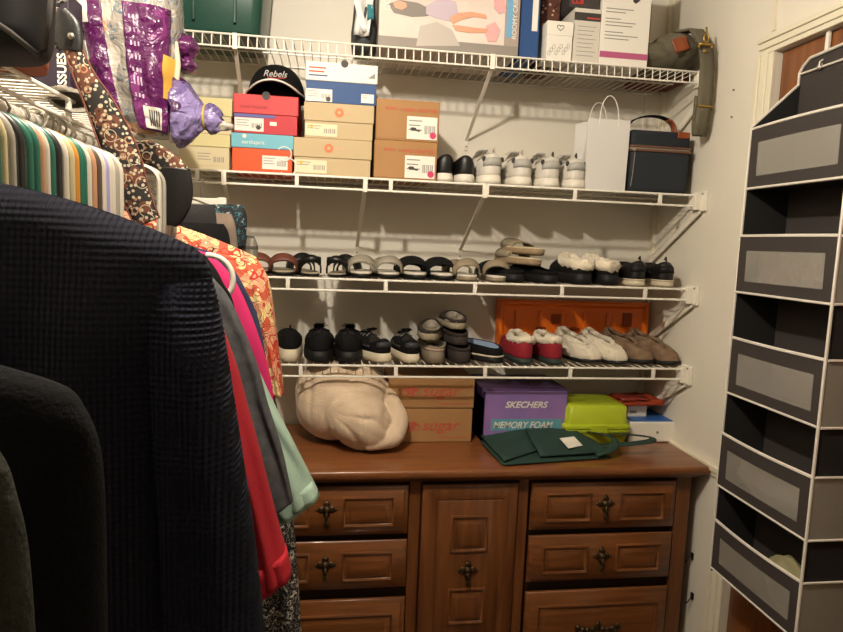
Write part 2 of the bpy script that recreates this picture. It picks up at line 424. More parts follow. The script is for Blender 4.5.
m_coral = mat('coral_ink', 'e07a4a', .6); m_pinkst = mat('pink_sticker', 'c83a62', .6)
# cream boxes at far left of shelf two
t, o, x0, x1, zb, zl, zt, Y = shoebox('pale cream shoebox at the bottom of the leftmost stack on the second shelf', 178, 230, 133.5, 167, m_creambox2, m_creambox, .36, z0=zd)
label_plate(t, x0+.05, x1-.012, zb+.012, zl-.012, Y+.0025, o, body=m_creambox2)
lettering('Easy Spirit', .02, m_greyink, t, x0+.05-o.x, Y+.001-o.y, zb+.03-o.z) if False else None
ztop = zt
t, o, x0, x1, zb, zl, zt, Y = shoebox('yellowish cream shoebox on top of the other cream one, partly behind the purple tissue pack', 180, 232, 97, 132, m_creambox2, m_creambox, .5, z0=ztop+.001)
# orange/blue box, red box
t, o, x0, x1, zb, zl, zt, Y = shoebox('orange shoebox with sky blue lid, beneath the red box', 231, 293, 134, 173, m_orangebox, m_bluelid, .38, z0=zd)
label_plate(t, x0+.09, x0+.165, zb+.01, zb+.05, Y+.0025, o)
mb = MB()
for (cx_, cz_, r_) in ((x0+.155, zb+.058, .021), (x0+.165, zb+.02, .026)):
    pts = [(cx_+r_*math.cos(a), Y-.0002, cz_+r_*math.sin(a)) for a in [(-2.4+5.0*k/18) for k in range(19)]]
    mb.tube(pts, .0022, 6)
mb.xf(Matrix.Translation((0, .0015, 0))); mb.build('emblem', m_paper, t, off=o)
lettering('earthspirit', .016, m_paper, t, x0+.03-o.x, Y-.0006-o.y, zl+.012-o.z)
MB().tube([(x0+.038, Y-.0004, zl+.034), (x0+.038, Y-.001, zl+.034)], .006, 16).build('emblem', m_paper, t, off=o)
ztop = zt
t, o, x0, x1, zb, zl, zt, Y = shoebox('bright red shoebox with a thumb notch, under the black cap', 233, 298, 95, 133.5, m_redbox, m_redlid, .5, z0=ztop+.001)
label_plate(t, x0+.004, x0+.088, zb+.006, zl-.012, Y+.0025, o, blob=(.82, .3, .18, m_ink))
MB().box(x0+.002, x0+.12, Y+.0015, Y+.003, zl-.010, zl-.001).build('stripe_label', mat('violet_blue_ink', '5a5f9c', .6), t, off=o)
MB().box(x0+.106, x0+.126, Y+.0015, Y+.003, zb+.025, zb+.036).build('price_tag', m_paper, t, off=o)
MB().tube([((x0+x1)/2, Y-.001, zt-.002), ((x0+x1)/2, Y+.003, zt-.002)], .012, 20).build('thumb_notch', m_ink, t, off=o)
lettering('CROSS TREKKERS', .010, mat('dark_red_ink', '8e1f2b', .6), t, x0+.02-o.x, Y-.0006-o.y, zl+.016-o.z)
ZRED = zt; XRED = (x0+x1)/2
# sand boxes and blue/white box
def sand(label, u0, u1, vt, vb, z0):
    t, o, x0, x1, zb, zl, zt, Y = shoebox(label, u0, u1, vt, vb, m_tanbox, m_tanbox, .52, z0=z0)
    cx_ = x0+.105; cz_ = (zl+zt)/2
    MB().tube([(cx_, Y-.0012, cz_), (cx_, Y+.0005, cz_)], .0135, 24).build('round_emblem', m_coral, t, off=o)
    MB().tube([(cx_, Y-.0018, cz_), (cx_, Y-.0008, cz_)], .005, 16).build('emblem_centre', m_tanbox, t, off=o)
    MB().box(cx_+.018, cx_+.045, Y-.0007, Y+.0005, cz_-.003, cz_+.003).build('print', mat('faint_orange_ink', 'd0a583', .6), t, off=o)
    label_plate(t, x0+.004, x0+.10, zb+.006, zl-.008, Y+.0025, o, body=mat('cream_label', 'e2d6b6', .7), blob=(.2, .78, .13, mat('yellow_dot', 'e0b12c', .6)), lines=2)
    return zt
zt = sand('sand coloured shoebox with an orange round emblem, bottom of the stack beside the orange box', 293, 371, 139, 179, zd)
zt = sand('sand coloured shoebox with an orange round emblem, directly beneath the blue and white box', 303.5, 373.5, 103.5, 138.5, zt+.001)
t, o, x0, x1, zb, zl, zt, Y = shoebox('blue shoebox with a white lid, topmost beside the black cap', 305, 377, 63, 102.5, m_bluebox, m_paper, .47, z0=zt+.001)
label_plate(t, x0+.002, x0+.08, zb+.002, zb+.038, Y+.0025, o, blob=(.85, .22, .2, m_ink)); label_plate(t, x1-.048, x1-.01, zb+.006, zb+.032, Y+.0025, o, bars=False, lines=2)
MB().tube([(x0+.115, Y-.001, zt-.002), (x0+.115, Y+.003, zt-.002)], .011, 20).build('thumb_notch', m_ink, t, off=o)
for k, (w_, mm) in enumerate(((.05, m_redink), (.045, m_redink), (.055, m_bluebox))): MB().box(x0+.01, x0+.01+w_, Y-.0008, Y+.0005, zt-.020-k*.011, zt-.016-k*.011).build('print', mm, t, off=o)
mb = MB().add([(x1-.03, Y-.001, zl+.016), (x1-.008, Y-.001, zl+.016), (x1-.008, Y-.001, zl+.032), (x1-.03, Y+.001, zl+.016), (x1-.008, Y+.001, zl+.016), (x1-.008, Y+.001, zl+.032)], [(0, 1, 2), (3, 5, 4), (0, 3, 4, 1), (1, 4, 5, 2), (2, 5, 3, 0)]); mb.build('emblem', m_greyink, t, off=o)
# kraft boxes with tall front
for lb, vt, vb, z0, u0, u1 in (('lower brown cardboard shoebox with a pink-dotted label next to the black slip-ons', 141, 182, zd, 373.5, 436), ('upper brown cardboard shoebox with a pink-dotted label, stacked on its twin', 100, 140, None, 375.5, 438.5)):
    if z0 is None: z0 = ztop+.001
    t, o, x0, x1, zb, zl, zt, Y = shoebox(lb, u0, u1, vt, vb, m_kraft, m_kraft, .97, z0=z0, over=.0012)
    ztop = zt
    q = label_plate(t, x0+.095, x1-.006, zb+.006, zb+.074, Y, o, blob=(.87, .2, .15, m_pinkst))
    mb = MB().ell((x0+.115, Y-.001, zb+.036), .010, .0006, .006, 12, 6).obox((x0+.125, Y-.001, zb+.033), .022, .001, .005, ry=.2); mb.build('shoe_picture', m_ink, q, off=o)
    lettering('BORN', .013, m_redink, t, x0+.028-o.x, Y-.0006-o.y, zt-.032-o.z); lettering('HAND CRAFTED', .015, m_redink, t, x0+.075-o.x, Y-.0006-o.y, zt-.034-o.z)
# ------------------------------------------------------------------ cap
p = P(277, 97, Y=-.18)
t = thing('baseball_cap', 'black baseball cap with pale script and a white edged brim resting on the red shoebox', 'cap', (p.x, -.19, ZRED+.001))
R = []
for i in range(11):
    a = i/10*PI/2; rr = math.cos(a)**.75 if i < 10 else .02; z = .004+.105*math.sin(a)
    R.append([Vector((math.cos(2*PI*k/32)*.088*rr, math.sin(2*PI*k/32)*.095*rr+.02*(1-rr), z*(1+.06*max(0, -math.sin(2*PI*k/32))*math.sin(2*a)))) for k in range(32)])
MB().rings(R).build('crown', m_black, t, smooth='all')
G = []
def brimpt(a, s):
    r0 = .088; x = math.sin(a)*(r0+ (.0)*s)*1.0
    y = -math.cos(a)*.092 - s*.068*math.cos(a)**.8 if math.cos(a) > 0 else 0
    z = .030 - .030*(x/.088)**2 - .010*s
    return Vector((x*(1+.02*s), y, max(z, .0)+.012))
for i in range(25):
    a = -1.35+2.7*i/24; G.append([brimpt(a, s/6) for s in range(7)])
MB().sheet(G, .004).build('brim', m_black, t, smooth='all')
MB().tube([brimpt(-1.35+2.7*i/24, 1.02) for i in range(25)], .0028, 6).build('brim_piping', m_paper, t, smooth=True)
MB().tube([brimpt(-1.3+2.6*i/24, .55)+Vector((0, 0, .003)) for i in range(25)], .0016, 6).build('brim_stitching', mat('dusty_pink', 'b07870', .7), t, smooth=True)
MB().ell((0, .02, .109), .007, .007, .004, 10, 6).build('button', m_black, t, smooth='all')
lt = lettering('Rebels', .026, mat('silver_thread', 'b9b2ae', .6), t, -.034, -.083, .058, depth=.002, shear=.35); lt.rotation_euler = (0, 0, 0)
lt2 = MB().tube([(-.02, -.0875, .054), (.0, -.0895, .052), (.03, -.0825, .056)], .0014, 5).build('underline_stitch', m_redink, t)
# ------------------------------------------------------------------ shoes
def outline(L, wh, wb, n=32, side=0, pointed=1.0):
    out = []
    for k in range(n):
        t = 2*PI*k/n; s = (1-math.cos(t))/2
        q = min(max((s-.15)/.5, 0), 1); q = q*q*(3-2*q)
        base = (wh+(wb-wh)*q)/2 * (1-.35*(pointed-1)*max(0, s-.7)/.3)
        sn = math.sin(t); x = math.copysign(abs(sn)**.62, sn)*base
        out.append(Vector((x+side*.010*math.sin(PI*min(1, s*1.1))*(s-.3), -math.cos(t)*L/2, 0)))
    return out
def shoe(name, label, loc, rz=0, L=.25, wh=.066, wb=.092, sole_h=.022, sole=None, upper=None, lining=None, heel=.085, sideh=.06, front=.085,
         oc=-.22, ol=.20, ow=.052, laces=None, side=0, fur=None, tab=None, stripe=None, group=None, cat='shoe', bulge=0.0, soleflare=1.03, insole=None, furr=.012, extra=None, welt=None, wavy=0):
    t = thing(name, label, cat, loc, rz, group)
    n = 32; O = outline(L, wh, wb, n, side)
    R = []
    for sc, z in ((.90, 0.001), (soleflare, .004), (soleflare, sole_h*.5), (1.0, sole_h), (.96, sole_h+.001)):
        R.append([Vector((p.x*sc, p.y*(1+(sc-1)*.6), z+(max(0, p.y/L-.3)*.03 if z < .01 else max(0, p.y/L-.3)*.02))) for p in O])
    MB().rings(R).build('sole', sole, t, smooth='all')
    zs = sole_h-.002
    def rim(k):
        th = 2*PI*k/n; c = math.cos(th)
        z = sideh+(heel-sideh)*c*c if c > 0 else sideh+(front-sideh)*c*c
        return Vector((math.sin(th)*ow/2+side*.004, oc*L-c*ol*L, z))
    def surf(k, q):
        a = q*PI/2; f = 1-math.cos(a); g = math.sin(a); A = O[k % n]; B = rim(k % n)
        v = A.lerp(B, f); v = Vector((A.x*.97*(1-f)+B.x*f, A.y*.98*(1-f)+B.y*f, zs+(B.z-zs)*g + bulge*math.sin(PI*q)))
        v += Vector((A.x, A.y*.3, 0)).normalized()*(.004*math.sin(PI*q)) if q < 1 else Vector((0, 0, 0))
        return v
    K = 9
    R = [[surf(k, i/K) for k in range(n)] for i in range(K+1)]
    if fur and wavy:
        for r in R[1:-1]:
            for i_, v in enumerate(r): nz = noise.noise(v*75)*.009; r[i_] = v+Vector((nz, nz, abs(nz)))
    # turned-over rim
    R.append([Vector((rim(k).x*.93, rim(k).y*1+(oc*L-rim(k).y)*.05, rim(k).z-.002)) for k in range(n)])
    MB().rings(R, cap0=True, cap1=False).build('upper', upper, t, smooth='all')
    R = [[Vector((rim(k).x*.93, rim(k).y+(oc*L-rim(k).y)*.05, rim(k).z-.0025)) for k in range(n)],
         [Vector((rim(k).x*1.0, rim(k).y, max(zs+.006, rim(k).z*.5))) for k in range(n)],
         [Vector((rim(k).x*.95, rim(k).y, zs+.004)) for k in range(n)]]
    MB().rings(R, cap0=False, cap1=True).build('insole', insole or lining or m_lining, t, smooth=True)
    if laces:
        tg = MB(); a_, b_ = surf(n//2, .62), rim(n//2)
        G = [[Vector((s*.016, b_.y+.006+(a_.y-b_.y)*q, b_.z+.012*(1-q)+(a_.z-b_.z)*q+.003-abs(s)*.002)) for s in (-1, -.5, 0, .5, 1)] for q in (-.25, 0, .3, .6, .9)]
        tg.sheet(G, .004).build('tongue', upper, t, smooth='all')
        mb = MB()
        for q in (.96, .84, .72, .60):
            A = surf(n//2-4, q); B = surf(n//2+4, q); C_ = surf(n//2, q)
            mb.tube([A+Vector((0, 0, .003)), C_.lerp((A+B)/2, .2)+Vector((0, 0, .007)), B+Vector((0, 0, .003))], .0022, 6)
        bz = rim(n//2)+Vector((0, 0, .008))
        for s in (-1, 1): mb.tube([bz, bz+Vector((s*.012, .004, .012)), bz+Vector((s*.024, .008, .004)), bz+Vector((s*.010, .004, .001))], .0018, 5)
        mb.build('laces', laces, t, smooth='all')
    if tab:
        hp = rim(0); mb = MB()
        mb.tube([hp+Vector((0, .002, -.012)), hp+Vector((0, -.003, .002)), hp+Vector((0, 0, .014)), hp+Vector((0, .008, .006))], .003, 6)
        mb.build('heel_tab', tab, t, smooth='all')
    if stripe:
        mb = MB()
        for k0, k1, q in ((-1, 1, .55),):
            G = [[surf(k % n, qq)*1.0+Vector((0, -.0015, 0)) for qq in (.3, .45, .6)] for k in (-3, -2, -1, 0, 1, 2, 3)]
            mb.sheet(G, .003)
        for sd in (1, -1):
            G = [[surf((sd*k) % n, qq)+Vector((sd*.0015, 0, 0)) for qq in (.25+.03*(k-5), .42+.03*(k-5))] for k in (5, 6, 7, 8, 9, 10)]
            mb.sheet(G, .003)
        mb.build('overlay', stripe, t, smooth='all')
        if stripe.name == 'pale_grey_overlay':
            for sd in (3, -3):
                c_ = surf(sd % n, .62); MB().ell(c_+Vector((math.copysign(.003, sd), -.003, 0)), .007, .004, .009, 10, 6).build('badge', m_ink, t, smooth='all')
    if welt:
        mb = MB(); mb.tube([Vector((p.x*1.01, p.y*1.005, sole_h+.002)) for p in O], .0028, 6, closed=True); mb.build('welt', welt, t, smooth=True)
    if fur:
        mb = MB(); pts = [rim(k) for k in range(n)]
        mb.tube([p+Vector((0, 0, .001)) for p in pts], furr, 8, closed=True)
        for i_, v in enumerate(mb.v): mb.v[i_] = v+Vector((noise.noise(v*120), noise.noise(v*120+Vector((5, 0, 0))), noise.noise(v*120+Vector((0, 9, 0)))))*furr*.6
        mb.build('fleece_collar', fur, t, smooth='all')
    t['_top'] = 0; del t['_top']
    return t
def at_shelf(u, v, Y, Z): p = P(u, v, Y=Y); return Vector((p.x, Y, Z))
def place(u, v, z, rz=0, L=.25, back=.292):
    """a shoe whose heel stands at Y=-back seen at pixel column u"""
    x = P(u, v, Y=-back).x
    return Vector((x, -back+.003, z))
def origin_fix(t, rz, L):
    # local origin is the mid-sole; move so that the heel sits at the given spot
    t.location = Vector(t.location) + Matrix.Rotation(rz, 3, 'Z') @ Vector((0, L/2, 0)); t.rotation_euler = (0, 0, rz); return t
def place_toe(u, v, z, L, toe_y=-.285, rz=-2.5):
    x = P(u, v, Y=toe_y).x; d = Vector((-math.sin(rz), math.cos(rz), 0)); return Vector((x, toe_y, z))-d*L
G2 = Z2+.0022; G3 = Z3+.0022; G4 = Z4+.0022
# black slip-ons
for u, lb, s in ((445.5, 'left shoe of the black patent slip-ons with white soles beside the brown boxes', 1), (467, 'right shoe of the black patent slip-ons with white soles, next to the white sneakers', -1)):
    origin_fix(shoe('slip_on_shoe', lb, place(u, 180, G2), L=.255, wh=.074, wb=.092, sole_h=.028, sole=m_whitesole, upper=m_blackleather, heel=.088, sideh=.066, front=.07, side=s, soleflare=1.06, oc=-.2, ol=.26, ow=.062), 0, .255)
# white sneakers
ov = mat('pale_grey_overlay', 'a8a69f', .5)
for u, rz, lb, s in ((494, .10, 'white leather sneaker, leftmost of the four white sneakers on the second shelf', 1), (524, 0, 'white leather sneaker with pale grey trim, second from the black slip-ons', -1), (553, .06, 'white leather sneaker, third from the black slip-ons on the second shelf', 1), (578.5, 0, 'white leather sneaker standing right beside the white paper bag', -1)):
    origin_fix(shoe('sneaker', lb, place(u, 183, G2), L=.272, wh=.087, wb=.1, sole_h=.03, sole=m_whitesole, upper=m_whiteleather, lining=m_greylin, heel=.100, sideh=.078, front=.104, laces=m_greylin, side=s, tab=m_greylin if u < 530 else m_ink, stripe=ov, soleflare=1.05, ow=.070), rz, .272)
# shelf three, right: black leather shoes with pale soles
for u, lb, s in ((639.5, 'left black leather shoe with a pale sole, near the right end of the third shelf', 1), (668, 'right black leather shoe with a pale sole, last on the third shelf', -1)):
    origin_fix(shoe('leather_shoe', lb, place(u, 284, G3), L=.26, wh=.080, wb=.095, sole_h=.02, sole=m_cream, upper=m_blackleather, heel=.086, sideh=.066, front=.08, ow=.066, tab=m_blackrub, side=s, welt=m_cream, stripe=m_blackrub), 0, .25)
# shelf four sneakers
origin_fix(shoe('sneaker', 'black sneaker with a thick cream sole, first on the lowest shelf beside the paisley blouse', place(290, 352, G4, back=.285), L=.25, wh=.072, wb=.092, sole_h=.04, sole=m_cream, upper=m_black, heel=.10, sideh=.075, front=.09, tab=m_black, soleflare=1.06), .10, .235)
for u, lb, s in ((320, 'left shoe of the all-black rounded sneakers above the rolled blanket', 1), (348.5, 'right shoe of the all-black rounded sneakers above the rolled blanket', -1)):
    origin_fix(shoe('sneaker', lb, place(u, 356, G4), L=.262, wh=.088, wb=.1, sole_h=.036, sole=m_blackrub, upper=m_black, heel=.094, sideh=.076, front=.09, ow=.062, tab=m_black, laces=m_black, side=s, soleflare=1.05), .05*s, .255)
m_lace = mat('grey_lace', '6e6b68', .8)
origin_fix(shoe('sneaker', 'black mesh sneaker with a pale layered sole, turned sideways behind the lowest rail', place(386, 358, G4, back=.285), L=.24, wh=.078, wb=.09, sole_h=.03, sole=m_cream, upper=m_black, heel=.078, sideh=.06, front=.08, laces=m_lace, stripe=mat('charcoal_overlay', '2c2c30', .6), soleflare=1.06), .38, .24)
origin_fix(shoe('sneaker', 'black mesh sneaker with a pale layered sole, heel outward beside the stacked slippers', place(413, 358, G4), L=.24, wh=.072, wb=.09, sole_h=.03, sole=m_cream, upper=m_black, heel=.078, sideh=.06, front=.08, laces=m_lace, stripe=mat('charcoal_overlay', '2c2c30', .6), soleflare=1.06), .1, .24)
# slippers/clogs
def slipper(label, loc, rz, L=.24, sole=m_blackrub, upper=m_black, fur=None, lining=None, w_=.09, sole_h=.02, front=.065, side=0, furr=.008, heel=None, wavy=0, name='slipper', oc=-.20, ol=.30, ow=.066, sideh=None, welt=None):
    return origin_fix(shoe(name, label, loc, L=L, wh=w_*.82, wb=w_, sole_h=sole_h, sole=sole, upper=upper, lining=lining, heel=heel if heel else sole_h+.012, sideh=sideh if sideh else sole_h+.018, front=front, oc=oc, ol=ol, ow=ow, fur=fur, side=side, cat='slipper', furr=furr, wavy=wavy, welt=welt), rz, L)
m_grnsole = mat('dark_green_rubber', '22302c', .7); m_crim = mat('crimson_suede', '8c1424', .8, bump=.2)
m_brownfur = mat('brown_suede_fur', '6f5642', .95, c2='8a7258', nscale=40, bump=.8, bscale=200)
m_ivoryfur = mat('ivory_fleece', 'ded3bd', .95, bump=1.0, bscale=170, sheen=.3)
for u, lb, s in ((526.5, 'left crimson moccasin slipper with cream fleece lining on the lowest shelf', 1), (556.5, 'right crimson moccasin slipper with cream fleece lining, next to the fluffy white pair', -1)):
    slipper(lb, place(u, 360, G4), 0, L=.25, sole=m_grnsole, upper=m_crim, fur=m_fur, lining=m_fur, w_=.095, sole_h=.02, heel=.082, sideh=.072, front=.085, ow=.062, furr=.013, side=s, oc=-.16, ol=.3)
for u, rz, lb, s in ((599, -2.8, 'left fluffy white slipper with a black sole in front of the orange tray', 1), (625, -2.8, 'right fluffy white slipper with a black sole, beside the brown moccasins', -1)):
    slipper(lb, place_toe(u, 362, G4, .24, -.295+.02*(s > 0), rz), rz, L=.24, sole=m_blackrub, upper=m_ivoryfur, fur=m_ivoryfur, lining=m_ivoryfur, w_=.086, sole_h=.014, heel=.098, sideh=.074, front=.056, furr=.009, side=s, wavy=1, ow=.056, oc=-.06, ol=.27)
m_burg = mat('burgundy_lining', '4b1a24', .9)
for u, rz, lb, s in ((652, -2.7, 'left brown suede moccasin slipper with burgundy lining on the lowest shelf', 1), (678, -2.7, 'right brown suede moccasin slipper, last on the lowest shelf', -1)):
    slipper(lb, place_toe(u, 364, G4, .24, -.295+.02*(s > 0), rz), rz, L=.24, sole=m_blackrub, upper=m_brownfur, fur=m_brownfur, lining=m_burg, w_=.086, sole_h=.016, heel=.102, sideh=.078, front=.058, furr=.007, side=s, ow=.054, oc=-.06, ol=.27)
# black sneaker-like with pale blue insole
m_pblue = mat('pale_blue_insole', '9fb4cf', .8)
origin_fix(shoe('slip_on_shoe', 'low black shoe with a pale blue insole, between the stacked slippers and the crimson pair', place(500, 360, G4, back=.275), L=.23, wh=.085, wb=.10, sole_h=.022, sole=m_blackrub, upper=m_black, insole=m_pblue, heel=.05, sideh=.058, front=.062, oc=-.1, ol=.34, ow=.085, welt=m_cream), .5, .23)
# stacked slippers on shelf four
m_taupe = mat('taupe_suede', '7d705f', .9, bump=.3); m_choc = mat('chocolate_suede', '2f2622', .85, bump=.3); m_khaki = mat('khaki_suede', '8b8069', .9, bump=.2)
slipper('grey brown slipper with pink-beige edge at the bottom left of the slipper pile', place(437, 360, G4), 0, L=.235, sole=m_taupe, upper=m_taupe, lining=m_paper, w_=.094, sole_h=.044, front=.07, side=1, welt=mat('rosy_beige', 'b8a08c', .8))
slipper('dark chocolate slipper, bottom right of the slipper pile on the lowest shelf', place(463, 360, G4), 0, L=.235, sole=m_choc, upper=m_choc, w_=.092, sole_h=.04, front=.065, side=-1, lining=m_choc)
slipper('upper dark chocolate slipper stacked upon its mate in the pile on the lowest shelf', place(461, 350, G4+.060), 0.05, L=.225, sole=m_choc, upper=m_choc, w_=.088, sole_h=.028, front=.055, side=-1, lining=m_choc)
slipper('khaki slipper with grey sole, top left of the slipper pile', place(430, 335, G4+.074), -.15, L=.225, sole=m_khaki, upper=m_choc, w_=.092, sole_h=.024, front=.058, side=1, lining=m_greylin)
slipper('khaki slipper with grey sole, top right of the slipper pile', place(458, 333, G4+.112), -.05, L=.22, sole=m_khaki, upper=m_choc, w_=.09, sole_h=.022, front=.05, side=-1, lining=m_greylin)
# shelf three: black fleece-lined slippers
for u, z_, rz, lb, s in ((586, 0, .05, 'left black slipper with deep cream fleece inside on the third shelf', 1), (613, 0, .05, 'right black slipper with deep cream fleece inside, beside the black leather shoes', -1)):
    slipper(lb, place(u, 280, G3+z_), rz, L=.25, sole=m_blackrub, upper=m_black, fur=m_fur, lining=m_fur, w_=.108, sole_h=.036, heel=.062, sideh=.066, front=.085, ow=.066, furr=.020, side=s, oc=-.14, ol=.32)
# black clog pair, lying, in front of/below the beige stack
for u, rz, lb, s in ((520, .32, 'left flat black clog turned aside under the stacked beige sandals', 1), (553, .25, 'right flat black clog under the stacked beige sandals', -1)):
    slipper(lb, place(u, 284, G3), rz, L=.25, sole=m_blackrub, upper=m_black, w_=.10, sole_h=.028, front=.07, side=s, lining=m_black)
# sandals
def sandal(label, loc, rz=0, L=.245, w_=.098, bed=m_cream, sole=m_blackrub, th=.016, strap=None, kind='arch', side=0, wedge=0, padded=.0025, bedtop=None, tilt=0, roll=0, name='sandal'):
    t = thing(name, label, 'sandal', loc, 0); n = 32; O = outline(L, w_*.78, w_, n, side)
    def zz(p, z): return z + wedge*max(0, .5-(p.y/L+.5))*1.6
    T = Matrix.Rotation(rz, 4, 'Z') @ Matrix.Translation((0, L/2, 0)) @ Matrix.Rotation(tilt, 4, 'X') @ Matrix.Rotation(roll, 4, 'Y')
    R = [[Vector((p.x*sc, p.y*sc, zz(p, z) if z > .003 else z)) for p in O] for sc, z in ((.94, .001), (1.0, .004), (1.0, th*.7))]
    MB().rings(R).xf(T).build('sole', sole, t, smooth='all')
    R = [[Vector((p.x*sc, p.y*sc, zz(p, z))) for p in O] for sc, z in ((1.0, th*.68), (1.01, th*.85), (.97, th))]
    MB().rings(R).xf(T).build('footbed', bedtop or bed, t, smooth='all')
    def band(y, w2, h, bw, lean=0, nm='strap', m_=None, r=None):
        zb = th+wedge*max(0, .5-(y/L+.5))*1.6-.004
        G = []
        for i in range(15):
            a = PI*i/14
            G.append([Vector((math.cos(a)*w2*(.94+.12*j), y+(j-.5)*bw+lean*math.sin(a), zb+h*math.sin(a)**.62*(.72+.40*j))) for j in (0, .33, .67, 1)])
        q = MB().sheet(G, padded*2).xf(T).build(nm, m_ or strap, t, smooth='all'); return q
    if kind == 'arch': band(.055, w_*.48, .042, .055); band(-.065, w_*.44, .050, .026, -.02)
    if kind == 'slide': band(-.02, w_*.5, .046, .08); band(.07, w_*.47, .036, .03)
    if kind == 'low': band(.03, w_*.49, .030, .07)
    if kind == 'ankle':
        band(.07, w_*.45, .045, .03); band(.02, w_*.44, .055, .018)
        band(-.07, w_*.40, .052, .020, -.02, 'ankle_strap')
        zb = th; pts = [Vector((math.sin(a)*w_*.36, -L*.30-math.cos(a)*L*.17, zb+.034+.008*math.cos(a))) for a in [(-1.9+3.8*k/16) for k in range(17)]]
        G = [[p+Vector((0, 0, dz)) for dz in (-.010, .010)] for p in pts]
        MB().sheet(G, .004).xf(T).build('heel_strap', strap, t, smooth='all')
        MB().obox((w_*.36, -.07, zb+.034), .004, .012, .014).xf(T).build('buckle', m_gold, t)
    return t
m_brnst = mat('reddish_brown_leather', '6b3d2e', .5, bump=.1); m_silver = mat('silvery_white_strap', '968f80', .4); m_tpe = mat('taupe_strap', '8d7f68', .7); m_greybed = mat('grey_beige_footbed', '9c907b', .8); m_darkbed = mat('dark_footbed', '2a2725', .8); m_whitebed = mat('white_footbed', 'cbc4b6', .8)
sandal('reddish brown strapped sandal peeking out from behind the hanging clothes', place(257, 270, G3), .1, bed=m_greybed, strap=m_brnst, kind='arch', side=1)
sandal('reddish brown strapped sandal, beside the thin black strapped pair', place(283, 272, G3), .05, bed=m_greybed, strap=m_brnst, kind='arch', side=-1)
sandal('thin black strapped sandal leaning to the left, on the third shelf', place(314, 274, G3, back=.275), .28, w_=.088, bed=m_greybed, strap=m_blackleather, kind='ankle', side=1, th=.012)
sandal('thin black strapped sandal leaning to the right, beside the silvery pair', place(333, 274, G3, back=.28), -.28, w_=.088, bed=m_greybed, strap=m_blackleather, kind='ankle', side=-1, th=.012)
sandal('left silvery white sandal with a dark sole on the third shelf', place(363, 275, G3), .05, bed=m_whitebed, strap=m_silver, kind='arch', side=1, th=.02)
sandal('right silvery white sandal with a dark sole, beside the black and white pair', place(390, 277, G3), .0, bed=m_whitebed, strap=m_silver, kind='arch', side=-1, th=.02)
sandal('left black slide sandal with white footbed on the third shelf', place(419, 278, G3), .05, bed=m_whitebed, strap=m_black, kind='slide', side=1, padded=.004, th=.022)
sandal('right black slide sandal with white footbed, beside the taupe pair', place(445.5, 279, G3), 0, bed=m_whitebed, strap=m_black, kind='slide', side=-1, padded=.004, th=.022)
sandal('left taupe sandal with a pale footbed on the third shelf', place(471, 281, G3), .05, bed=m_whitebed, sole=m_tpe, strap=m_tpe, kind='arch', side=1, th=.02)
sandal('right taupe sandal with a pale footbed, beside the black clogs', place(498, 283, G3), -.15, bed=m_whitebed, sole=m_tpe, strap=m_tpe, kind='arch', side=-1, th=.02)
# beige stacked sandals on top of the clogs (rest on them)
sandal('lower beige cork-soled sandal stacked across the black clogs', place(538, 262, G3+.055, back=.27), .35, L=.22, w_=.10, bed=mat('pale_cork', 'b9a88a', .8), sole=mat('cork', '8f7a5e', .9), strap=m_khaki, kind='low', th=.026, side=1, roll=.10)
sandal('upper beige cork-soled sandal, highest of the pile on the third shelf', place(541, 250, G3+.091, back=.265), .30, L=.215, w_=.095, bed=mat('pale_cork', 'b9a88a', .8), sole=mat('cork', '8f7a5e', .9), strap=m_khaki, kind='low', th=.024, side=-1, roll=.10)
# ------------------------------------------------------------------ paper bag
x0, x1 = P(584, 190, Y=-.27).x, P(624, 190, Y=-.27).x; zt = P(600, 119, Y=-.27).z
t = thing('paper_bag', 'glossy white paper gift bag with cord handles beside the white sneakers', 'bag', ((x0+x1)/2, -.21, G2)); o = t.location.copy()
def ringz(z, sx, fold): 
    a, b_ = x0-.003*sx, x1+.003*sx; y0_, y1_ = -.275, -.165; ym = (y0_+y1_)/2
    return [Vector(p) for p in ((a, y0_, z), ((a+b_)/2, y0_+.002*sx, z), (b_, y0_, z), (b_-fold, ym, z), (b_, y1_, z), ((a+b_)/2, y1_, z), (a, y1_, z), (a+fold, ym, z))]
Rr = [ringz(G2+.0005, 0, 0), ringz(G2+.06, .3, .004), ringz(G2+.14, .8, .014), ringz(zt-.03, 1, .02), ringz(zt, 1, .022)]
Ri = [[Vector((v.x+((o.x-v.x)*.02), v.y+((-.22-v.y)*.03), v.z)) for v in r] for r in reversed(Rr)]
Ri[-1] = [Vector((v.x, v.y, v.z+.003)) for v in Ri[-1]]
m_bagp = mat('glossy_white_paper', 'd9d6d2', .3, spec=.5)
MB().rings(Rr+Ri, cap0=True, cap1=True).build('bag_body', m_bagp, t, off=o)
for yy, dx in ((-.272, 0), (-.168, .02)):
    xc = (x0+x1)/2+dx*.3; pts = []
    for k in range(15):
        a = PI*k/14; pts.append((xc-math.cos(a)*(.032+.004*math.sin(a)), yy-.003+.006*math.sin(a), zt-.02+math.sin(a)*.095))
    MB().tube(pts, .0016, 6).build('handle', m_paper, t, smooth=True, off=o)
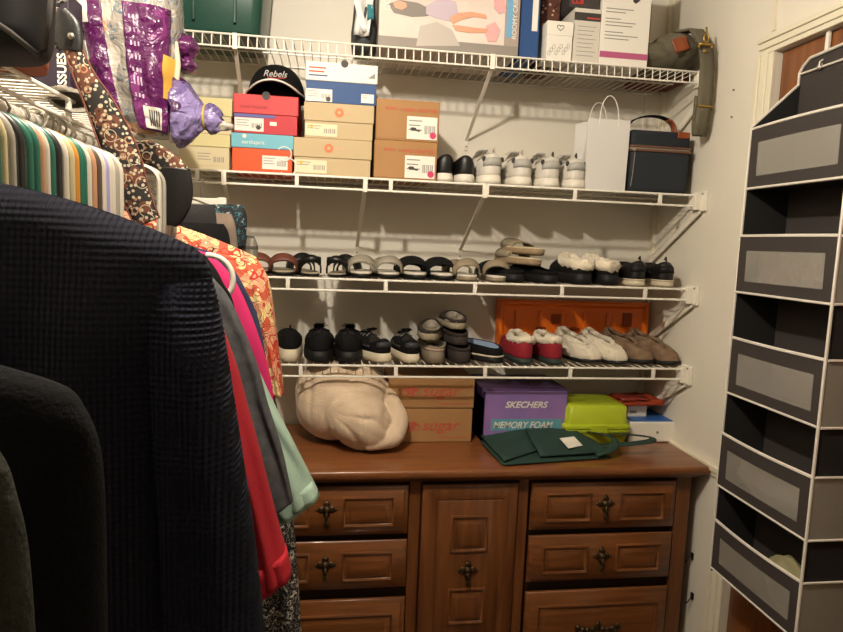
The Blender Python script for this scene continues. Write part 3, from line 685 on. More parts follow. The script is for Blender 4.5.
# ------------------------------------------------------------------ navy lunch bag
m_navy = mat('navy_canvas', '20252c', .8, bump=.2, bscale=400); m_brown = mat('brown_leather_trim', '6e4a3a', .5)
x0, x1 = P(628, 190, Y=-.27).x, P(687, 190, Y=-.27).x; zt = P(657, 130, Y=-.27).z
t = thing('lunch_bag', 'navy canvas lunch bag with brown leather trim and handle on the second shelf', 'bag', ((x0+x1)/2, -.19, G2)); o = t.location.copy()
zz = P(657, 150, Y=-.27).z
MB().box(x0, x1, -.275, -.10, G2+.001, zz).build('bag_body', m_navy, t, bevel=.014, seg=4, off=o)
MB().box(x0-.002, x1+.002, -.27, -.105, zz+.002, zt).build('lid', m_navy, t, bevel=.016, seg=4, off=o)
def rrect(xa, xb, ya, yb, z, r=.014):
    pts = []
    for cx_, cy_, a0 in ((xb-r, yb-r, 0), (xa+r, yb-r, PI/2), (xa+r, ya+r, PI), (xb-r, ya+r, 1.5*PI)):
        for k in range(5): a = a0+k*PI/8; pts.append(Vector((cx_+r*math.cos(a), cy_+r*math.sin(a), z)))
    return pts
MB().tube(rrect(x0-.003, x1+.003, -.276, -.099, zz-.004), .004, 8, closed=True).tube(rrect(x0-.003, x1+.003, -.276, -.099, zz+.008), .004, 8, closed=True).build('leather_trim', m_brown, t, smooth=True, off=o)
MB().tube(rrect(x0-.002, x1+.002, -.275, -.10, zz+.002), .0022, 6, closed=True).tube([(x0+.012, -.278, zz), (x0+.006, -.284, zz-.008), (x0, -.28, zz-.002)], .0025, 6).build('zipper', m_silver, t, smooth=True, off=o)
MB().tube([(x0+.012, -.277, zz-.006), (x0+.008, -.278, G2+.06), (x0+.004, -.278, G2+.02)], .0012, 5).build('zipper_pull', m_silver, t, smooth=True, off=o)
G = []; xa, xb = x0+.01, x1-.02
for k in range(17):
    a = PI*k/16; x = (xa+xb)/2-math.cos(a)*(xb-xa)/2+ .012*math.sin(a); z = zt-.006+math.sin(a)**.7*.066
    G.append([(x, -.19-s*.014, z) for s in (1, .3, -.3, -1)])
MB().sheet(G[:12], .004).build('handle', m_black, t, smooth='all', off=o)
MB().sheet(G[11:], .006).build('handle_wrap', m_tanleather, t, smooth='all', off=o)
MB().box(xb-.03, xb+.012, -.275, -.272, zt-.022, zt-.002).build('leather_tab', m_tanleather, t, bevel=.002, off=o)
# ------------------------------------------------------------------ orange tray behind the shoes
m_orange = mat('orange_plastic', 'f0761a', .35, c2='e86a12', nscale=5)
pa, pb = P(499, 303, Y=-.05), P(649, 303, Y=-.05)
t = thing('plastic_tray', 'bright orange moulded plastic tray standing against the wall behind the lowest shelf shoes', 'tray', ((pa.x+pb.x)/2, -.04, G4)); o = t.location.copy()
xa, xb, za, zb = pa.x, pb.x, G4+.001, P(570, 301, Y=-.05).z
R = []
for ins, y in ((0, -.012), (0, -.058), (.006, -.064), (.014, -.064), (.022, -.052), (.03, -.050)):
    R.append([Vector(p) for p in ((xa+ins, y, za+ins), (xb-ins, y, za+ins), (xb-ins, y, zb-ins), (xa+ins, y, zb-ins))])
MB().rings(R).build('tray_shell', m_orange, t, off=o, smooth=True, bevel=.002)
for k in range(6): x = xa+.07+k*(xb-xa-.14)/5; MB().box(x-.008, x+.008, -.056, -.049, za+.04, zb-.04).build('rib', m_orange, t, off=o, bevel=.003)
for sl in ((xa+.145, xa+.18, zb-.11, zb-.098), (xa+.275, xa+.31, zb-.11, zb-.098), (xb-.10, xb-.065, zb-.09, zb-.04), (xa+.2, xa+.235, zb-.085, zb-.05)):
    MB().box(sl[0], sl[1], -.0565, -.049, sl[2], sl[3]).build('slot', mat('slot_shadow', '8f3a0a', .7), t, off=o, bevel=.001)
# ------------------------------------------------------------------ dresser top
ZD = .7925
def cat3(p, i, q):
    a, b, c, d = [Vector(p[j]) for j in (max(i-1, 0), i, i+1, min(i+2, len(p)-1))]
    return .5*((2*b)+(-a+c)*q+(2*a-5*b+4*c-d)*q*q+(-a+3*b-3*c+d)*q**3)
# rolled blanket
m_blanket = mat('beige_plush', 'd3bda4', .95, c2='c6ae93', nscale=14, bump=.5, bscale=180, sheen=.15)
pc = P(347, 455, Z=ZD); 
t = thing('rolled_blanket', 'rolled beige plush blanket bulging on the left of the dresser top', 'blanket', (-1.155, -.27, ZD)); o = t.location.copy()
bx = P(345, 415, Y=-.28)
mb = MB()
def fold_fn(seed, amp, org):
    def fn(d):
        p = Vector((d.x, d.y, d.z)); v = 1+.05*noise.noise(p*1.5+Vector((seed, 0, 0)))
        # pleats fanning out of the lower left, as in a bundle tucked under itself
        a = math.atan2(d.z-org[1], d.x-org[0])+.35*noise.noise(p*1.1+Vector((0, seed, 0)))
        r = math.hypot(d.z-org[1], d.x-org[0]); fr = max(0, -d.y)**.5
        s = abs(math.sin(a*5.0+seed)); v -= amp*.85*fr*(1-s)**3*min(1, r)
        return v+.07*(abs(d.x*d.z)+abs(d.y*d.z)+abs(d.x*d.y))
    return fn
st = 0
mb.ell((-1.160, -.178, ZD+.138), .158, .150, .134, 120, 80, fold_fn(1.0, .10, (-.5, -.7)))
st = len(mb.v); mb.ell((0, 0, 0), .118, .12, .088, 100, 70, fold_fn(4.2, .13, (-.9, -.1))); mb.xf(Matrix.Translation((-1.105, -.27, ZD+.092)) @ Matrix.Rotation(.55, 4, 'Y'), st)
st = len(mb.v)
hp_ = [(-1.03, -.19, ZD+.175), (-.99, -.26, ZD+.12), (-.985, -.31, ZD+.065), (-1.03, -.345, ZD+.038), (-1.09, -.355, ZD+.028)]
hf = [cat3(hp_, i, s/6) for i in range(4) for s in range(6)]+[Vector(hp_[-1])]
mb.tube(hf, [(.034+.003*math.sin(i*.9))*(1-max(0, i-14)/16) for i in range(len(hf))], 14)
for i, v in enumerate(mb.v): mb.v[i] = Vector((v.x, max(min(v.y, -.012), -.42) if v.z < .99 else min(max(v.y, -.297), -.012), min(max(v.z, ZD+.002), Z4-.010)))
q = mb.build('blanket_body', m_blanket, t, smooth='all', off=o)
rm = q.modifiers.new('rm', 'REMESH'); rm.mode = 'VOXEL'; rm.voxel_size = .004; rm.use_smooth_shade = True
sm = q.modifiers.new('sm', 'SMOOTH'); sm.iterations = 5; sm.factor = .5
# sugar boxes (long side to the front)
def sugar(label, u0, u1, vt, vb, z0):
    t, o, x0, x1, zb, zl, zt, Y = shoebox(label, u0, u1, vt, vb, m_kraft, None, .30, z0=z0, Yf=-.235, depth=.20, over=.0)
    m_ = m_redink; y = Y+.0005
    lettering('sugar', .054, m_, t, x0+.112-o.x, Y-.0008-o.y, zb+.040-o.z, sx=1.08, shear=.25, bold=-.0003)
    mb = MB(); cx_, cz_ = x0+.075, zb+.052
    for (dx, dz, r) in ((-.017, 0, .013), (.017, 0, .013), (0, .006, .014), (0, -.008, .010), (-.012, .009, .008), (.012, .009, .008)):
        mb.tube([(cx_+dx+r*math.cos(2*PI*k/16), Y-.0003, cz_+dz+r*.8*math.sin(2*PI*k/16)) for k in range(16)], .0013, 5, closed=True)
    mb.build('emblem', m_, t, off=o)
    MB().box(x0+.17, x1-.012, Y-.0006, Y+.001, zb+.014, zb+.0155).build('print', m_, t, off=o)
    return t, zt
t1, zt = sugar('lower brown cardboard shoebox with red lowercase lettering, on the dresser beside the blanket', 388, 471, 408, 440, ZD+.001)
t2, zt = sugar('upper brown cardboard shoebox with red lowercase lettering, stacked beneath the lowest shelf', 388, 473.5, 378, 407.5, zt+.001)
# purple box
m_purple = mat('violet_card', '7d69a6', .5, c2='9c74b0', nscale=7, ramp=(.3, .7)); m_purpled = mat('dark_violet_card', '3d2f4c', .5, c2='5a3a66', nscale=9); m_mint = mat('pale_aqua_ink', '8fd0d0', .5)
t, o, x0, x1, zb, zl, zt, Y = shoebox('violet shoebox with white and aqua lettering, in the middle of the dresser top', 482, 566, 391, 435, m_purple, None, .3, z0=ZD+.001, Yf=-.26, depth=.24)
MB().box(x0-.002, x1+.002, Y+.012, Y+.25, zt-.028, zt+.004).build('lid', m_purpled, t, bevel=.002, off=o)
MB().box(x0+.003, x0+.0035+.001, Y+.0, Y+.24, zb, zt-.004).build('side_panel', m_purpled, t, off=o)
lettering('SKECHERS', .030, m_paper, t, x0+.075-o.x, Y+.002-o.y, zt-.058-o.z, shear=.3, bold=.0008, sx=1.05)
MB().box(x0+.03, x1-.02, Y+.002, Y+.004, zb+.045, zb+.085).build('lettering_band', mat('soft_teal_band', '5f9fb0', .5), t, off=o)
lettering('MEMORY FOAM', .031, m_paper, t, x0+.036-o.x, Y+.0015-o.y, zb+.054-o.z, shear=.25, sx=.94, bold=.0005)
# lime container
m_lime = mat('lime_plastic', 'b6c632', .3, c2='adbd2a', nscale=4, spec=.5)
xa, xb = P(564, 437, Y=-.27).x, P(627, 437, Y=-.27).x; zt = P(595, 405, Y=-.27).z
t = thing('plastic_container', 'lime green clip-lid plastic container behind the green apron', 'container', ((xa+xb)/2, -.18, ZD+.001)); o = t.location.copy()
R = []
for ins, z in ((.012, ZD+.001), (.006, ZD+.006), (0, ZD+.045), (-.004, ZD+.047), (-.004, ZD+.056), (0, ZD+.058)):
    R.append([Vector((p.x, p.y, z)) for p in rrect(xa+ins, xb-ins, -.285+ins, -.09-ins, 0, .02)])
MB().rings(R).build('tub', m_lime, t, smooth=True, off=o)
R = []
for ins, z in ((-.006, ZD+.060), (-.006, ZD+.069), (.002, ZD+.073), (.006, zt-.008), (.012, zt-.002), (.03, zt), ):
    R.append([Vector((p.x, p.y, z)) for p in rrect(xa+ins, xb-ins, -.285+ins, -.09-ins, 0, .02)])
MB().rings(R).build('lid', m_lime, t, smooth=True, off=o)
MB().box((xa+xb)/2-.03, (xa+xb)/2+.03, -.297, -.287, ZD+.045, ZD+.075).build('clip', m_lime, t, bevel=.003, off=o)
# white case with blue top
xa, xb = P(628, 438, Y=-.25).x, P(681, 438, Y=-.25).x; zt = P(650, 422, Y=-.25).z
t = thing('white_case', 'flat white case with a blue top surface at the right end of the dresser', 'box', ((xa+xb)/2, -.17, ZD+.001)); o = t.location.copy()
MB().box(xa, xb, -.255, -.06, ZD+.001, zt).build('body', m_paper, t, bevel=.004, seg=3, off=o)
MB().box(xa+.012, xb-.03, -.245, -.075, zt-.001, zt+.003).build('top_panel', mat('cobalt_panel', '2f62a8', .4), t, bevel=.001, off=o)
MB().tube([(xa+.105, -.2545, (ZD+zt)/2), (xa+.105, -.2565, (ZD+zt)/2)], .005, 14).build('latch', m_greyink, t, off=o)
ZC2 = zt+.003
t = thing('small_box', 'small white upright box standing on the flat white case', 'box', (P(636, 415, Y=-.18).x, -.17, ZC2)); 
MB().box(-.038, .034, -.02, .03, 0, .040).build('body', m_paper, t, bevel=.001)
MB().box(-.030, -.005, -.0208, -.0195, .012, .022).build('print', m_greyink, t)
zo = ZC2+.041
t = thing('folded_pouch', 'reddish orange folded pouch lying across the small white box', 'pouch', (P(638, 404, Y=-.18).x, -.16, zo))
mb = MB(); G = [[Vector((-.085+.165*j/8, -.06+.13*i/8, .010+.006*noise.noise(Vector((i*.5, j*.5, 0)))+.006*j/8)) for j in range(9)] for i in range(9)]
mb.sheet(G, .014); mb.build('pouch_body', mat('orange_red_nylon', 'c04a25', .55, bump=.3, bscale=60), t, smooth='all')
mb = MB(); mb.sheet([[v+Vector((.004, 0, .013)) for v in r[:6]] for r in G[:7]], .006); mb.build('flap', mat('dark_red_nylon', '8c3020', .6), t, smooth='all', off=(0, 0, -.002))
p = P(668, 400, Y=-.10)
t = thing('grey_book', 'slim grey hardback book behind the orange pouch, against the right wall', 'book', (p.x, -.05, ZC2+.0))
MB().obox((0, 0, .068), .06, .028, .136, rz=-.1).build('cover', mat('grey_board', '9a948a', .6), t, bevel=.002)
MB().obox((0, 0, .069), .062, .020, .132, rz=-.1).build('pages', m_paper, t)
# green apron, folded
m_green = mat('forest_green_canvas', '1f3c33', .85, c2='1b352d', nscale=20, bump=.25, bscale=350)
pa = P(540, 455, Z=ZD)
t = thing('folded_apron', 'dark green folded apron with a white tag lying on the front of the dresser', 'apron', (pa.x, pa.y, ZD+.001)); o = t.location.copy()
def quadsheet(c4, zz, n=12, m=12, amp=.004, th=.0035, seed=0):
    A, B, C_, D_ = [P(u, v, Z=ZD+.003) for u, v in c4]
    G = []
    for i in range(n+1):
        r = []
        for j in range(m+1):
            a, b_ = i/n, j/m
            v = (A*(1-b_)+B*b_)*(1-a)+(D_*(1-b_)+C_*b_)*a
            v.z = ZD+.0035+zz(a, b_)+max(0, amp*(.5+noise.noise(Vector((a*3+seed, b_*3, seed)))))
            r.append(v)
        G.append(r)
    return MB().sheet(G, th)
quadsheet([(480, 443), (560, 443), (612, 458), (503, 466)], lambda a, b: .004*(1-a), seed=1).build('lower_layer', m_green, t, smooth='all', off=o)
quadsheet([(480, 442), (524, 442), (553, 449), (504, 465)], lambda a, b: .010+.040*(1-a)*(.25+.75*b), seed=3, amp=.004).build('folded_corner', m_green, t, smooth='all', off=o)
quadsheet([(524, 444), (572, 444), (612, 456), (540, 461)], lambda a, b: .012+.038*(1-a), seed=6, amp=.004).build('upper_layer', m_green, t, smooth='all', off=o)
for pts, wd in (([(552, 446), (562, 443), (578, 443), (598, 446), (613, 451), (612, 457), (596, 458)], .012), ([(566, 444), (590, 442), (622, 445), (648, 450), (650, 454), (630, 455), (606, 453), (590, 450)], .012)):
    G = []
    W_ = [P(u, v, Z=ZD+.004) for u, v in pts]; fine = []
    for i in range(len(W_)-1):
        p0, p1, p2, p3 = W_[max(i-1, 0)], W_[i], W_[i+1], W_[min(i+2, len(W_)-1)]
        for s in range(6):
            q = s/6; fine.append(.5*((2*p1)+(-p0+p2)*q+(2*p0-5*p1+4*p2-p3)*q*q+(-p0+3*p1-3*p2+p3)*q**3))
    fine.append(W_[-1])
    for i, v in enumerate(fine):
        d = (fine[min(i+1, len(fine)-1)]-fine[max(i-1, 0)]).normalized(); nrm = Vector((-d.y, d.x, 0)); zh = ZD+.012+.036*math.sin(PI*i/(len(fine)-1))
        G.append([Vector((v.x, v.y, zh))-nrm*wd+Vector((0, 0, .004)), Vector((v.x, v.y, zh)), Vector((v.x, v.y, zh))+nrm*wd])
    MB().sheet(G, .003).build('apron_strap', m_green, t, smooth='all', off=o)
quadsheet([(559, 451), (573, 449), (582, 454), (568, 457)], lambda a, b: .042-.014*a, amp=0, n=3, m=3, th=.002).build('white_tag', m_paper, t, off=o)
# ------------------------------------------------------------------ top shelf things
G1 = Z1+.0022
# green tote
m_tote = mat('dark_green_plastic', '1f4438', .3, spec=.5)
xb = P(265, 30, Y=-.30).x; xa = xb-.40
t = thing('storage_tote', 'dark green plastic storage tote on the left of the top shelf', 'tote', ((xa+xb)/2, -.17, G1)); o = t.location.copy()
R = []
for ins, z in ((.03, G1+.0005), (.020, G1+.004), (.016, G1+.012), (0, G1+.23), (-.01, G1+.235), (-.01, G1+.25), (0, G1+.25), (.006, G1+.24), (.02, G1+.02)):
    R.append([Vector((p.x, p.y, z)) for p in rrect(xa+ins, xb-ins, -.31+ins, -.03-ins, 0, .03)])
MB().rings(R, cap1=True).build('tub', m_tote, t, smooth=True, off=o)
mb = MB()
for x in (xa+.08, xa+.20, xb-.085): mb.box(x-.004, x+.004, -.308, -.296, G1+.03, G1+.22)
mb.build('rib', m_tote, t, off=o, bevel=.002)
MB().box(xa-.015, xb+.015, -.325, -.015, G1+.252, G1+.275).build('lid', m_tote, t, bevel=.008, seg=3, off=o)
# tall light-grey bag with white and teal cloth
p = P(364, 55, Y=-.24); t = thing('cloth_bundle', 'dark grey bag with white and teal fabric poking out, left of the picture box', 'bag', (p.x, -.20, G1))
R = []
for i in range(9):
    z = i/8*.26; R.append([Vector(((.036+.004*math.sin(i))*math.cos(a)*(1+.08*noise.noise(Vector((math.cos(a)*2, math.sin(a)*2, i*.6)))), .075*math.sin(a)*(1+.1*noise.noise(Vector((math.cos(a)*2, math.sin(a)*2, i*.5+9)))), z+.001)) for a in [2*PI*k/24 for k in range(24)]])
MB().rings(R).build('bag_body', mat('dark_grey_cloth', '3c4242', .8, bump=.3), t, smooth='all')
mb = MB()
G = [[Vector((-.035+.045*j/6+.012*i/8, -.084-.008*math.sin(i*.9)-.010*math.sin(j*1.3), .03+.11*i/8)) for j in range(7)] for i in range(9)]
mb.sheet(G, .004); G = [[Vector((-.045+.02*j/4+.035*(8-i)/8, -.094-.005*math.sin(i*1.3), .04+.105*i/8)) for j in range(5)] for i in range(9)]; mb.sheet(G, .003)
mb.build('white_cloth', m_bagp, t, smooth='all')
MB().sheet([[Vector((.004+.02*j/4, -.092-.006*math.sin(i), .075+.045*i/6)) for j in range(5)] for i in range(7)], .004).build('teal_cloth', mat('teal_cloth', '2b6f78', .8), t, smooth='all')
MB().ell((-.015, -.01, .268), .04, .05, .03, 16, 10, lambda d: 1+.2*noise.noise(d*2)).build('dark_cloth', m_navy, t, smooth='all')
# picture box
m_pbox = mat('pale_print_card', 'c9b9ad', .45, c2='d6ccc2', nscale=5); m_pgrey = mat('grey_card', '8b837b', .6)
x0, x1 = P(378, 50, Y=-.30).x, P(517, 56, Y=-.30).x
t = thing('picture_box', 'large pale product box printed with a lounging child, tallest on the top shelf', 'box', ((x0+x1)/2, -.18, G1)); o = t.location.copy(); Y = -.305
MB().box(x0, x1, Y, -.06, G1+.001, G1+.36).build('body', m_pbox, t, bevel=.002, off=o)
MB().box(x0, x1-.0, Y-.001, Y+.001, G1+.001, G1+.030).build('lower_edge', m_pgrey, t, off=o)
MB().box(x1-.045, x1, Y-.0012, Y+.001, G1+.03, G1+.36).build('right_strip', mat('taupe_strip', 'a2948a', .5), t, off=o)
MB().box(x1-.040, x1-.020, Y-.0022, Y, G1+.055, G1+.32).build('blue_strip', mat('sky_print', '6ea3c8', .5), t, off=o)
def vletter(s, size, m_, x, z): return lettering(s, size, m_, t, x-o.x, Y-.0026-o.y, z-o.z, roll=PI/2)
vletter('ROOMY CRIB SHEETS', .020, m_paper, x1-.008, G1+.05); vletter('COMFORT', .026, m_paper, x0+.032, G1+.10)
def blobshape(name, pts, m_, lay=.002):
    W_ = [P(u, v, Y=Y) for u, v in pts]; n = len(W_)
    fr = [Vector((p.x, Y-lay, p.z)) for p in W_]; bk = [Vector((p.x, Y, p.z)) for p in W_]
    MB().rings([bk, fr]).build(name, m_, t, off=o)
m_skin = mat('printed_skin_tone', 'd39a7c', .5); m_hair = mat('printed_grey_hair', '7d756f', .5); m_pinkp = mat('printed_pink', 'd9a5a4', .5); m_greyp = mat('printed_pale_grey', 'b5aca4', .5)
blobshape('printed_curtain', [(416, 46), (420, 26), (437, 22), (452, 30), (460, 46)], m_greyp, .0012)
blobshape('printed_hair', [(388, 4), (400, 0), (418, 3), (432, 10), (428, 16), (412, 17), (394, 13)], m_hair, .0016)
blobshape('printed_face', [(393, 3), (400, 1), (406, 3), (407, 7), (402, 10), (395, 8)], m_skin, .0022)
blobshape('printed_dress', [(426, 6), (440, -2), (456, 2), (458, 14), (452, 22), (436, 18), (426, 14)], mat('printed_lilac', 'b9a9b5', .5), .0018)
blobshape('printed_leg', [(449, 18), (458, 13), (472, 12), (486, 15), (487, 19), (474, 17), (461, 20), (453, 24)], m_skin, .0022)
blobshape('printed_leg', [(452, 25), (462, 26), (476, 28), (488, 29), (487, 33), (470, 33), (456, 31)], m_skin, .0022)
blobshape('printed_flowers', [(486, 26), (495, 22), (500, 30), (496, 42), (488, 42), (485, 34)], m_pinkp, .0020)
blobshape('printed_flowers', [(494, -2), (504, -2), (506, 12), (499, 14), (494, 8)], m_pinkp, .0020)
# blue box with white strip
def simplebox(label, u0, u1, vref, yf, dep, h, m_, name='carton', z0=None, cat='box', rz=0):
    x0, x1 = P(u0, vref, Y=yf).x, P(u1, vref, Y=yf).x
    t = thing(name, label, cat, ((x0+x1)/2, yf+dep/2, z0 if z0 is not None else G1)); o = t.location.copy()
    MB().box(x0, x1, yf, yf+dep, o.z+.001, o.z+h).build('body', m_, t, bevel=.0015, off=o)
    return t, o, x0, x1
t, o, x0, x1 = simplebox('royal blue carton with a white vertical label, right of the picture box', 518, 538, 50, -.29, .23, .35, m_bluebox)
MB().box(x1-.024, x1-.006, -.2912, -.289, G1+.085, G1+.30).build('label', m_paper, t, off=o)
# brown floral box
m_floral = pattern_mat('brown_floral_print', '5a3326', [('c9a58c', 55, .0, .22, 'v'), ('2f1a14', 26, .55, .62, 'noise')])
t, o, x0, x1 = simplebox('brown floral patterned carton behind the small white box with a heart', 539, 558, 45, -.22, .16, .33, m_floral)
# white small box with heart
t, o, x0, x1 = simplebox('small white box with a heart and fine drawings, in front on the top shelf', 546, 571.5, 55, -.302, .09, .115, m_paper)
MB().box(x0-.001, x1+.001, -.3035, -.211, G1+.075, G1+.117).build('lid', m_paper, t, bevel=.001, off=o)
hc = ((x0+x1)/2, G1+.098)
pts = []
for k in range(24):
    a = 2*PI*k/24; pts.append((hc[0]+.0007*16*math.sin(a)**3, -.3042, hc[1]+.0006*(13*math.cos(a)-5*math.cos(2*a)-2*math.cos(3*a)-math.cos(4*a))))
MB().tube(pts, .0009, 5, closed=True).build('heart_outline', m_ink, t, off=o)
mb = MB()
for k in range(9):
    cx_ = x0+.008+k*.0078; cz_ = G1+.02+.028*((k*37 % 11)/11); mb.tube([(cx_+.0045*math.cos(2*PI*j/10), -.3028, cz_+.0065*math.sin(2*PI*j/10)) for j in range(10)], .0006, 4, closed=True)
mb.build('line_drawing', m_greyink, t, off=o)
# grey/white box
m_gwhite = mat('white_grey_card', 'cfc9bd', .5)
t, o, x0, x1 = simplebox('white carton with a dark band, between the heart box and the tall white carton', 572, 598, 60, -.295, .15, .165, m_gwhite)
MB().box(x0, x1, -.2965, -.294, G1+.128, G1+.152).build('dark_band', m_ink, t, off=o)
MB().box(x0+.04, x1-.003, -.2975, -.296, G1+.134, G1+.138).build('red_print', m_redink, t, off=o)
mb = MB()
for k in range(8): mb.box(x0+.012, x1-.012-.006*(k % 3), -.2957, -.2945, G1+.11-k*.0125, G1+.1115-k*.0125)
mb.build('print', m_greyink, t, off=o)
ztp = G1+.165
t, o, x0, x1 = simplebox('black carton with a red patch on top of the white banded carton', 569, 599, 12, -.290, .14, .11, m_ink, z0=ztp+.0005)
MB().box(x0+.008, x0+.045, -.2915, -.289, o.z+.012, o.z+.05).build('red_patch', mat('red_patch', 'b5342c', .5), t, off=o)
mb = MB().box(x0+.012, x0+.020, -.2925, -.291, o.z+.016, o.z+.03).box(x0+.026, x0+.033, -.2925, -.291, o.z+.016, o.z+.03); mb.build('print', m_ink, t, off=o)
# tall white carton
m_mag = mat('magenta_band', 'b4557f', .5)
t, o, x0, x1 = simplebox('tall white carton with a magenta band at its foot, beside the olive bag', 599, 647, 64, -.302, .12, .30, m_paper)
MB().box(x0, x1, -.3035, -.301, G1+.022, G1+.04).build('magenta_band', m_mag, t, off=o)
mb = MB()
for k, w_ in enumerate((.09, .065, 0, .05, .10, .09, 0, .06, .11, .08)):
    if w_: mb.box(x0+.012, x0+.012+w_, -.3028, -.3015, G1+.168-k*.010, G1+.1705-k*.010)
mb.build('print', m_greyink, t, off=o)
mb = MB()
for (cx_, cz_, tl) in ((x0+.038, G1+.225, -.5), (x0+.115, G1+.215, .5)):
    st = len(mb.v); mb.ell((0, 0, 0), .013, .0012, .028, 14, 8); mb.xf(Matrix.Translation((cx_, -.303, cz_)) @ Matrix.Rotation(tl, 4, 'Y'), st)
mb.build('shoe_picture', m_ink, t, smooth='all', off=o)
# dark red box behind the olive bag
t, o, x0, x1 = simplebox('flat dark red box lying behind the olive bag on the top shelf', 646, 690, 50, -.17, .15, .10, mat('dark_red_box', '6b2520', .6))
# olive canvas bag slumped at the shelf end with a strap hanging down
m_olive = mat('olive_canvas', '6a6350', .85, c2='5b5544', nscale=10, bump=.4, bscale=250)
t = thing('canvas_bag', 'slumped olive canvas shoulder bag with leather patch and hanging strap at the right shelf end', 'bag', (-.17, -.22, G1)); o = t.location.copy()
mb = MB()
def lfn(seed):
    def fn(d):
        v = 1+.10*noise.noise(d*1.8+Vector((seed, 0, 0)))
        u = d.x*2.6-d.z*3+noise.noise(d*1.2+Vector((0, seed, 0)))*1.6
        return v-.07*math.exp(-((u)/.18)**2)-.06*math.exp(-((u-1.8)/.16)**2)
    return fn
mb.ell((-.185, -.20, G1+.052), .14, .10, .050, 40, 26, lfn(2)); mb.ell((-.100, -.22, G1+.075), .075, .095, .062, 36, 24, lfn(7))
for i, v in enumerate(mb.v): mb.v[i] = Vector((min(v.x, -.006), min(v.y, -.01), max(v.z, G1+.002)))
q = mb.build('bag_body', m_olive, t, smooth='all', off=o)
rm = q.modifiers.new('rm', 'REMESH'); rm.mode = 'VOXEL'; rm.voxel_size = .005; rm.use_smooth_shade = True
q.modifiers.new('sm', 'SMOOTH').iterations = 3
# strap: over the shelf lip and down
path = [(-.10, -.27, G1+.128), (-.075, -.315, G1+.125), (-.055, -.345, G1+.07), (-.048, -.353, G1), (-.047, -.353, G1-.09), (-.050, -.350, G1-.175), (-.046, -.335, G1-.205), (-.042, -.322, G1-.17), (-.04, -.322, G1-.08)]
G = []
for i in range(len(path)-1):
    for s in range(5):
        a = Vector(path[i]).lerp(Vector(path[i+1]), s/5); G.append([a+Vector((-.024, 0, 0)), a+Vector((-.008, 0, 0)), a+Vector((.008, 0, 0)), a+Vector((.024, 0, 0))])
G.append([Vector(path[-1])+Vector((dx, 0, 0)) for dx in (-.024, -.008, .008, .024)])
MB().sheet(G, .006).build('strap', m_olive, t, smooth='all', off=o)
lp = MB(); lp.obox((-.125, -.318, G1+.075), .055, .008, .045, rz=.15, rx=-.2, ry=-.35); lp.build('leather_patch', m_tanleather, t, bevel=.004, off=o)
mb = MB(); cxx, czz = -.068, G1+.055
mb.tube([(cxx+.008*math.cos(2*PI*k/16), -.366, czz+.030+.014*math.sin(2*PI*k/16)) for k in range(16)], .0022, 6, closed=True)
mb.tube([(cxx, -.366, czz+.044), (cxx-.002, -.366, czz+.062)], .003, 8)
mb.tube([(cxx-.02, -.362, czz+.012), (cxx+.024, -.362, czz+.012)], .004, 8); mb.tube([(cxx+.024, -.362, czz+.012), (cxx+.024, -.362, czz+.0)], .0035, 8); mb.tube([(cxx-.02, -.362, czz+.012), (cxx-.02, -.362, czz+.0)], .0035, 8)
mb.ell((cxx, -.362, czz-.008), .006, .004, .006, 10, 6)
mb.build('clasp', m_gold, t, smooth='all', off=o)
MB().tube([(-.073, -.358, G1-.118), (-.022, -.358, G1-.118), (-.020, -.352, G1-.126)], .003, 8).build('strap_ring', m_gold, t, smooth=True, off=o)
# ------------------------------------------------------------------ over-door organizer
m_org = mat('charcoal_fabric', '38322f', .85, bump=.15, bscale=300); m_orgd = mat('black_lining_fabric', '1a1817', .9); m_bind = mat('white_binding', 'd9d2c6', .6)
m_mesh = mat('grey_mesh_fabric', '8d887e', .8)
mw_ = bpy.data.materials.new('clear_vinyl'); mw_.use_nodes = True; nt = mw_.node_tree; bs = nt.nodes['Principled BSDF']
bs.inputs['Base Color'].default_value = srgb('aaa69c'); bs.inputs['Roughness'].default_value = .18; bs.inputs['Alpha'].default_value = .5; bs.inputs['Specular IOR Level'].default_value = .8
XF, XB, YA, YB = -.125, -.002, -.718, -1.055
t = thing('door_organizer', 'tall charcoal over-door organizer with white binding and clear-window pockets', 'organizer', (XB, (YA+YB)/2, .56)); o = t.location.copy()
mb = MB().box(XB, XB+.006, YB, YA, .56, 1.935); 
mb.build('back_panel', m_org, t, off=o)
